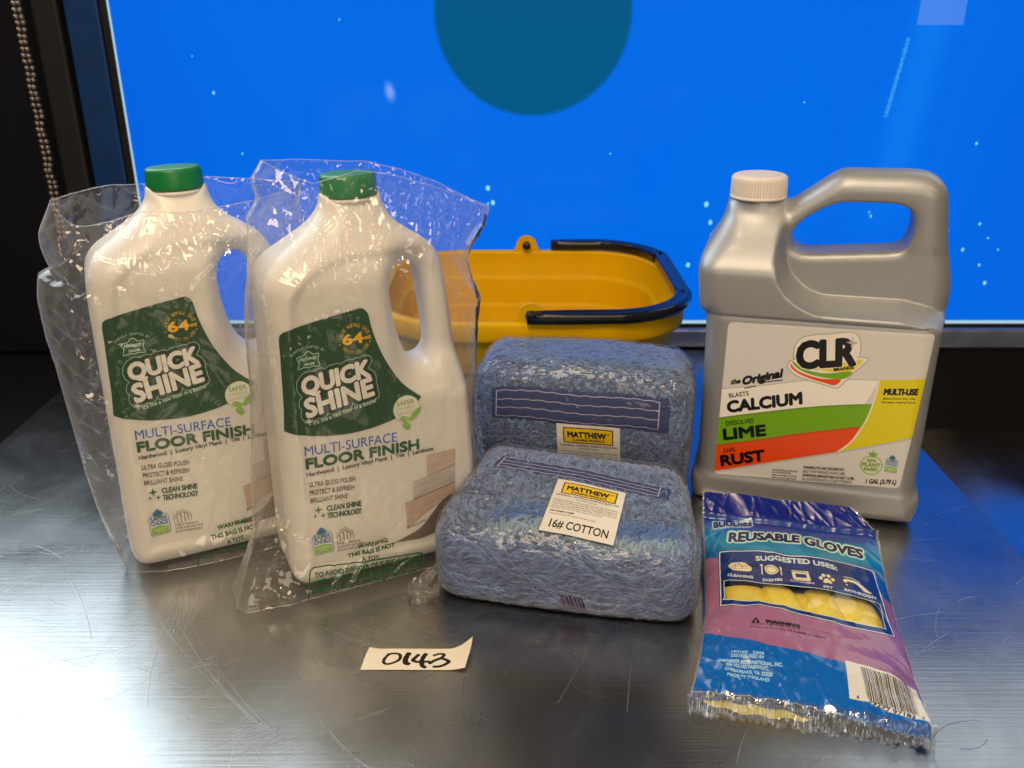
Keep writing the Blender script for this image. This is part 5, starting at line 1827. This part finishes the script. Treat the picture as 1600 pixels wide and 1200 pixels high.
sp = gs([(0.128, 0.305), (0.15, 0.292), (0.20, 0.289), (0.225, 0.292), (0.256, 0.318), (0.254, 0.332), (0.235, 0.336), (0.155, 0.332), (0.135, 0.318)])
K.poly(sp, IC); K.line(gs([(0.133, 0.309), (0.158, 0.324), (0.254, 0.320)]), 0.4, (0.6, 0.55, 0.35))
for x_, z_ in ((0.17, 0.300), (0.20, 0.306), (0.19, 0.296), (0.225, 0.309), (0.205, 0.315), (0.165, 0.312)):
    K.poly(K.circ(*g(x_, z_), 0.8, 0.6, 8), NV)
K.poly(K.circ(*g(0.362, 0.320), 5.6, 6.6), IC); K.line(K.circ(*g(0.362, 0.320), 4.0, 4.9), 0.45, NV, closed=True)
K.line(gs([(0.310, 0.345), (0.310, 0.305)]), 0.9, IC); K.poly(K.circ(*g(0.310, 0.302), 1.4, 1.9, 12), IC)
K.line(gs([(0.413, 0.345), (0.413, 0.300)]), 0.9, IC); K.line(gs([(0.409, 0.312), (0.409, 0.298)]), 0.4, IC); K.line(gs([(0.417, 0.312), (0.417, 0.298)]), 0.4, IC)
K.poly(gs([(0.470, 0.302), (0.560, 0.302), (0.566, 0.362), (0.555, 0.366), (0.486, 0.362), (0.474, 0.356)]), IC)
K.poly(gs([(0.488, 0.322), (0.546, 0.324), (0.548, 0.345), (0.490, 0.343)]), NV)
for k in range(5):
    K.poly(K.circ(*g(0.482 + 0.016 * k, 0.309), 0.7, 0.7, 8), NV)
K.line(gs([(0.474, 0.315), (0.562, 0.315)]), 0.4, NV)
K.poly(smooth_curve(gs([(0.630, 0.362), (0.636, 0.345), (0.652, 0.336), (0.668, 0.345), (0.676, 0.362), (0.664, 0.366), (0.652, 0.362), (0.640, 0.367)]), 4, True), IC)
for x_, z_ in ((0.621, 0.338), (0.638, 0.320), (0.665, 0.320), (0.684, 0.338)):
    K.poly(K.circ(*g(x_, z_), 1.6, 2.6, 14), IC)
K.poly(smooth_curve(gs([(0.742, 0.338), (0.742, 0.325), (0.756, 0.316), (0.785, 0.316), (0.812, 0.318), (0.836, 0.330), (0.862, 0.352), (0.884, 0.368), (0.846, 0.368), (0.826, 0.352), (0.806, 0.336), (0.776, 0.330), (0.760, 0.332), (0.756, 0.340)]), 4, True), IC)
K.line(gs([(0.752, 0.303), (0.80, 0.305), (0.832, 0.318)]), 1.0, IC)
K.poly(K.circ(*g(0.755, 0.352), 0.8, 1.2, 8), IC)
wn = gs(smooth_curve([(0.104, 0.394), (0.112, 0.386), (0.20, 0.386), (0.30, 0.393), (0.42, 0.403), (0.52, 0.409), (0.70, 0.412), (0.86, 0.410), (0.905, 0.415), (0.914, 0.432), (0.910, 0.49), (0.908, 0.536), (0.900, 0.545), (0.80, 0.550), (0.63, 0.541), (0.45, 0.516), (0.30, 0.493), (0.112, 0.468), (0.103, 0.461)], 4, True).tolist())
mw = K.mpoly(wn)
K.paint(K.dil(mw, 0.7), (0.86, 0.90, 0.86))
K.a[mw] = (0.95, 0.95, 0.9, 0.0)
# small print
K.text('WARNING', g(0.305, 0.600), g(0.470, 0.612), 3.6, (0.15, 0.07, 0.12), bold=0.55)
K.poly(gs([(0.236, 0.597), (0.259, 0.572), (0.283, 0.602)]), (0.15, 0.07, 0.12)); K.text('!', g(0.2565, 0.596), g(0.2605, 0.596), 2.6, (0.8, 0.55, 0.7), bold=0.2)
K.text('DO NOT USE THESE GLOVES', g(0.232, 0.607), g(0.470, 0.626), 2.0, (0.25, 0.10, 0.20), bold=0.1)
K.text('IF YOU HAVE LATEX OR RUBBER ALLERGIES', g(0.232, 0.623), g(0.592, 0.653), 2.0, (0.25, 0.10, 0.20), bold=0.1)
K.line(smooth_curve(gs([(0.317, 0.604), (0.507, 0.618), (0.700, 0.633), (0.774, 0.645)]), 4), 0.35, (0.25, 0.05, 0.12))
for tx, a, b in (('197183   2206', (0.147, 0.748), (0.296, 0.754)), ('DISTRIBUTED BY', (0.150, 0.765), (0.298, 0.770)), ('GREENBRIER INTERNATIONAL, INC.', (0.088, 0.786), (0.381, 0.792)), ('500 VOLVO PARKWAY,', (0.133, 0.802), (0.320, 0.807)), ('CHESAPEAKE, VA 23320', (0.130, 0.822), (0.341, 0.827)), ('MADE IN THAILAND', (0.144, 0.843), (0.329, 0.846))):
    K.text(tx, g(*a), g(*b), 2.9, (0.60, 0.78, 0.90), bold=0.22)
bc = gs([(0.664, 0.737), (0.78, 0.741), (0.87, 0.752), (0.975, 0.780), (0.985, 0.85), (0.992, 0.905), (0.90, 0.897), (0.829, 0.889), (0.73, 0.880), (0.668, 0.875)])
K.poly(bc, (0.86, 0.86, 0.84))
x_ = 0.731
while x_ < 0.945:
    wd = rng.choice([0.0018, 0.0036, 0.0054])
    sl = (x_ - 0.731) / 0.21
    K.poly(gs([(x_, 0.749 + 0.020 * sl ** 1.3), (x_ + wd, 0.749 + 0.020 * sl ** 1.3), (x_ + wd + 0.012, 0.866 + 0.018 * sl), (x_ + 0.012, 0.866 + 0.018 * sl)]), (0.05, 0.05, 0.09))
    x_ += wd + rng.choice([0.0018, 0.0030, 0.0045])
K.text('6', g(0.698, 0.872), g(0.708, 0.873), 2.6, BLACK, bold=0.1)
K.text('39277 97183', g(0.745, 0.880), g(0.935, 0.899), 3.4, BLACK, bold=0.15)
K.text('5', g(0.962, 0.898), g(0.972, 0.899), 2.6, BLACK, bold=0.1)
# clear unprinted seal strip below the art, hang hole above
cb = 0.925 - 0.006 * np.sin(np.clip(ss / 0.55, 0, 1) * np.pi) + 0.048 * np.clip((ss - 0.52) / 0.48, 0, 1) ** 1.3
K.a[tt > cb] = (0.9, 0.9, 0.9, 0.10)
K.a[(tt > cb - 0.0035) & (tt <= cb)] = (0.62, 0.76, 0.88, 1)
K.a[np.hypot((ss - 0.543) * 150, (tt - 0.042) * 250) < 1.9 + 0.5 * np.sin(ss * 900)] = (0.01, 0.01, 0.03, 1)

packet = empty('glove_packet', (0.19, 0.53, 0))
tag(packet, 'blue and mauve printed packet of reusable gloves leaning on the silver jug', 'packet')
off0 = np.array([0.19, 0.53, 0])
ns, nt_ = 150, 240
s, t = np.meshgrid(np.linspace(0, 1, ns), np.linspace(0, 1, nt_), indexing='ij')
imk = new_image('glove_packet_print', K.a)
m_pack = print_mat('glove_packet_print', imk, rough=0.25, coat=0.5, bump=0.25, bscale=45, clear=0.10)
Pf = gsurf(s, t)
# snip the top right corner of the header
sx_lim = 1.0
mesh_obj('front_film', (Pf - off0).reshape(-1, 3), grid_faces(ns, nt_, flip=True), m_pack, packet, True, np.stack([s, 1 - t], -1).reshape(-1, 2))
s2, t2 = np.meshgrid(np.linspace(0.002, 0.998, 40), np.linspace(0.002, 0.998, 60), indexing='ij')
Pb = gsurf(s2, t2, 0, 0)
Pb[..., 2] = np.where((t2 < .12), Pb[..., 2] - 0.0040, 0.0008 + np.clip(np.minimum(Pb[..., 2] - 0.003, 0.012 * (1 - t2)), 0, 1) * np.clip((0.3 - t2) / .2, 0, 1))
m_packb = principled('packet_back_film', (0.02, 0.10, 0.35), 0.3, coat=0.5)
keep = t2.reshape(-1) < 0.93
F = grid_faces(40, 60)
F = F[keep[F].all(1)]
mesh_obj('back_film', (Pb - off0).reshape(-1, 3), F, m_packb, packet)
# wrap of clear film round the sealed end and edges
m_seal = film('seal_film', haze=0.06, edge=0.35, gloss=0.20, rough=0.05, bump=0.6, bscale=120)
s3, t3 = np.meshgrid(np.linspace(-0.012, 1.012, 160), np.linspace(0.915, 1.012, 16), indexing='ij')
Ps = gsurf(np.clip(s3, 0, 1), np.clip(t3, 0, 1), 0.0014)
Ps[..., 0] += (s3 - np.clip(s3, 0, 1)) * 0.14
Ps[..., 1] -= (t3 - np.clip(t3, 0, 1)) * 0.25
Ps[..., 2] += 0.0016 * np.abs(np.sin(s3 * 95 + 2 * np.sin(s3 * 17))) * np.clip((t3 - 0.93) / 0.02, 0, 1)
mesh_obj('end_seal', (Ps - off0).reshape(-1, 3), grid_faces(160, 16, flip=True), m_seal, packet)

gloves = empty('rubber_gloves', (0.19, 0.53, 0))
tag(gloves, 'yellow rubber gloves showing through the clear window of the blue packet', 'gloves')
m_glove = principled('yellow_rubber', (0.90, 0.72, 0.08), 0.5, sss=0.2, bump=0.15, bscale=200)


def finger(sa_, sb_, sl, z, taper=0.0, t0=0.375, t1=0.575):
    a, b = np.meshgrid(np.linspace(0, 1, 16), np.linspace(0, 1, 24), indexing='ij')
    tt_ = t0 + (t1 - t0) * b
    cs_ = (sa_ + sb_) / 2 + sl * (b - 0.3)
    hw = (sb_ - sa_) / 2 * (1 - taper * b)
    s_ = cs_ + hw * (2 * a - 1)
    P = gsurf(np.clip(s_, 0.03, 0.97), tt_, -0.0042, 0.25)
    e = np.clip(1 - (2 * a - 1) ** 4, 0, 1) ** 0.5
    P[..., 2] = P[..., 2] + z - 0.006 * (1 - e) + 0.0003 * np.sin(s_ * 40 + b * 5) * e - 0.0014
    P[..., 2] = np.maximum(P[..., 2], 0.0015)
    return mesh_obj('finger', (P - off0).reshape(-1, 3), grid_faces(16, 24, flip=True), m_glove, gloves)


finger(0.085, 0.345, 0.075, 0.0)
finger(0.335, 0.505, 0.110, 0.0006)
finger(0.555, 0.715, 0.090, 0.0002)
finger(0.690, 0.935, 0.075, 0.0006)
finger(0.47, 0.60, 0.09, -0.0045)
# rolled cuff seen through the clear end
a, b = np.meshgrid(np.linspace(0, 1, 60), np.linspace(0, 2 * np.pi, 12, endpoint=False), indexing='ij')
s_ = 0.06 + 0.44 * a
q0 = gsurf(s_, 0.938 + 0.010 * a + 0.003 * np.sin(a * 5), 0, 0)
P = q0 + np.stack([0 * a, 0.0042 * np.cos(b), 0.0015 * np.sin(b)], -1) * np.clip(np.sin(np.pi * a), 0.05, 1)[..., None] ** 0.4
P[..., 2] = np.maximum(P[..., 2] - 0.001, 0.001)
mesh_obj('cuff', (P - off0).reshape(-1, 3), grid_faces(60, 12, wrap=True), m_glove, gloves)

# ================================================================== PAPER TAPE WITH THE NUMBER
tape = Art(0, 0, 76, 24, 14)
edge_l = [(0, 0), (0.8, 5), (1.2, 10), (2.0, 16), (3.4, 24)]
tape.poly(edge_l + [(76, 24), (75.4, 18), (74.2, 12), (72.6, 6), (71.5, 0)], (0.95, 0.92, 0.86))
INK = (0.07, 0.03, 0.07)


def stroke(pts, w):
    w = w * 1.18
    q = smooth_curve(pts, 8)
    for i, p in enumerate(q):
        tape.poly(tape.circ(p[0], p[1], w * (0.5 + 0.06 * math.sin(i)), w * 0.42, 14), INK)
    tape.line(q, w * 0.85, INK)


sc_ = lambda L: [((x - 150) / 1290 * 76, (447 - y) / 255 * 24) for x, y in L]
stroke(sc_([(450, 262), (408, 320), (412, 365), (470, 378), (560, 345), (592, 305), (575, 262), (500, 252), (450, 262)]), 2.0)
stroke(sc_([(684, 255), (662, 300), (656, 340), (668, 366), (690, 374)]), 3.2)
stroke(sc_([(800, 270), (760, 310), (748, 335), (790, 350), (850, 352), (925, 348)]), 2.4)
stroke(sc_([(884, 262), (862, 300), (850, 350), (862, 395), (890, 414)]), 2.8)
stroke(sc_([(990, 272), (1050, 256), (1102, 262), (1090, 290), (1040, 318), (1020, 330)]), 2.0)
stroke(sc_([(950, 366), (1010, 330), (1080, 312), (1140, 330), (1165, 352), (1120, 385), (1060, 405), (1005, 408)]), 2.4)
imt = new_image('tape_number', tape.a)
s, t = np.meshgrid(np.linspace(0, 1, 50), np.linspace(0, 1, 12), indexing='ij')
x = -0.038 + 0.076 * s
y = -0.0115 + 0.0218 * t
lift = np.clip((s - 0.78) / 0.22, 0, 1)
z = 0.0005 + 0.0085 * lift ** 1.8 * (0.45 + 0.55 * t) + 0.0022 * np.clip((0.14 - s) / 0.14, 0, 1) ** 1.5 * t
yy_ = y + 0.0015 * np.cos(np.pi * s) * 0.2 + 0.0028 * np.exp(-((1 - s) / 0.10) ** 1.5) * t
tp = mesh_obj('paper_tape', np.stack([x, yy_, z], -1).reshape(-1, 3), grid_faces(50, 12), print_mat('tape_number', imt, rough=0.7), None, True, np.stack([s, t], -1).reshape(-1, 2))
tp.location = (-0.0655, 0.4975, 0)
tp.rotation_euler = (0, 0, R(0.3))
tag(tp, 'torn cream tape strip hand marked 0143 on the steel table', 'tape')
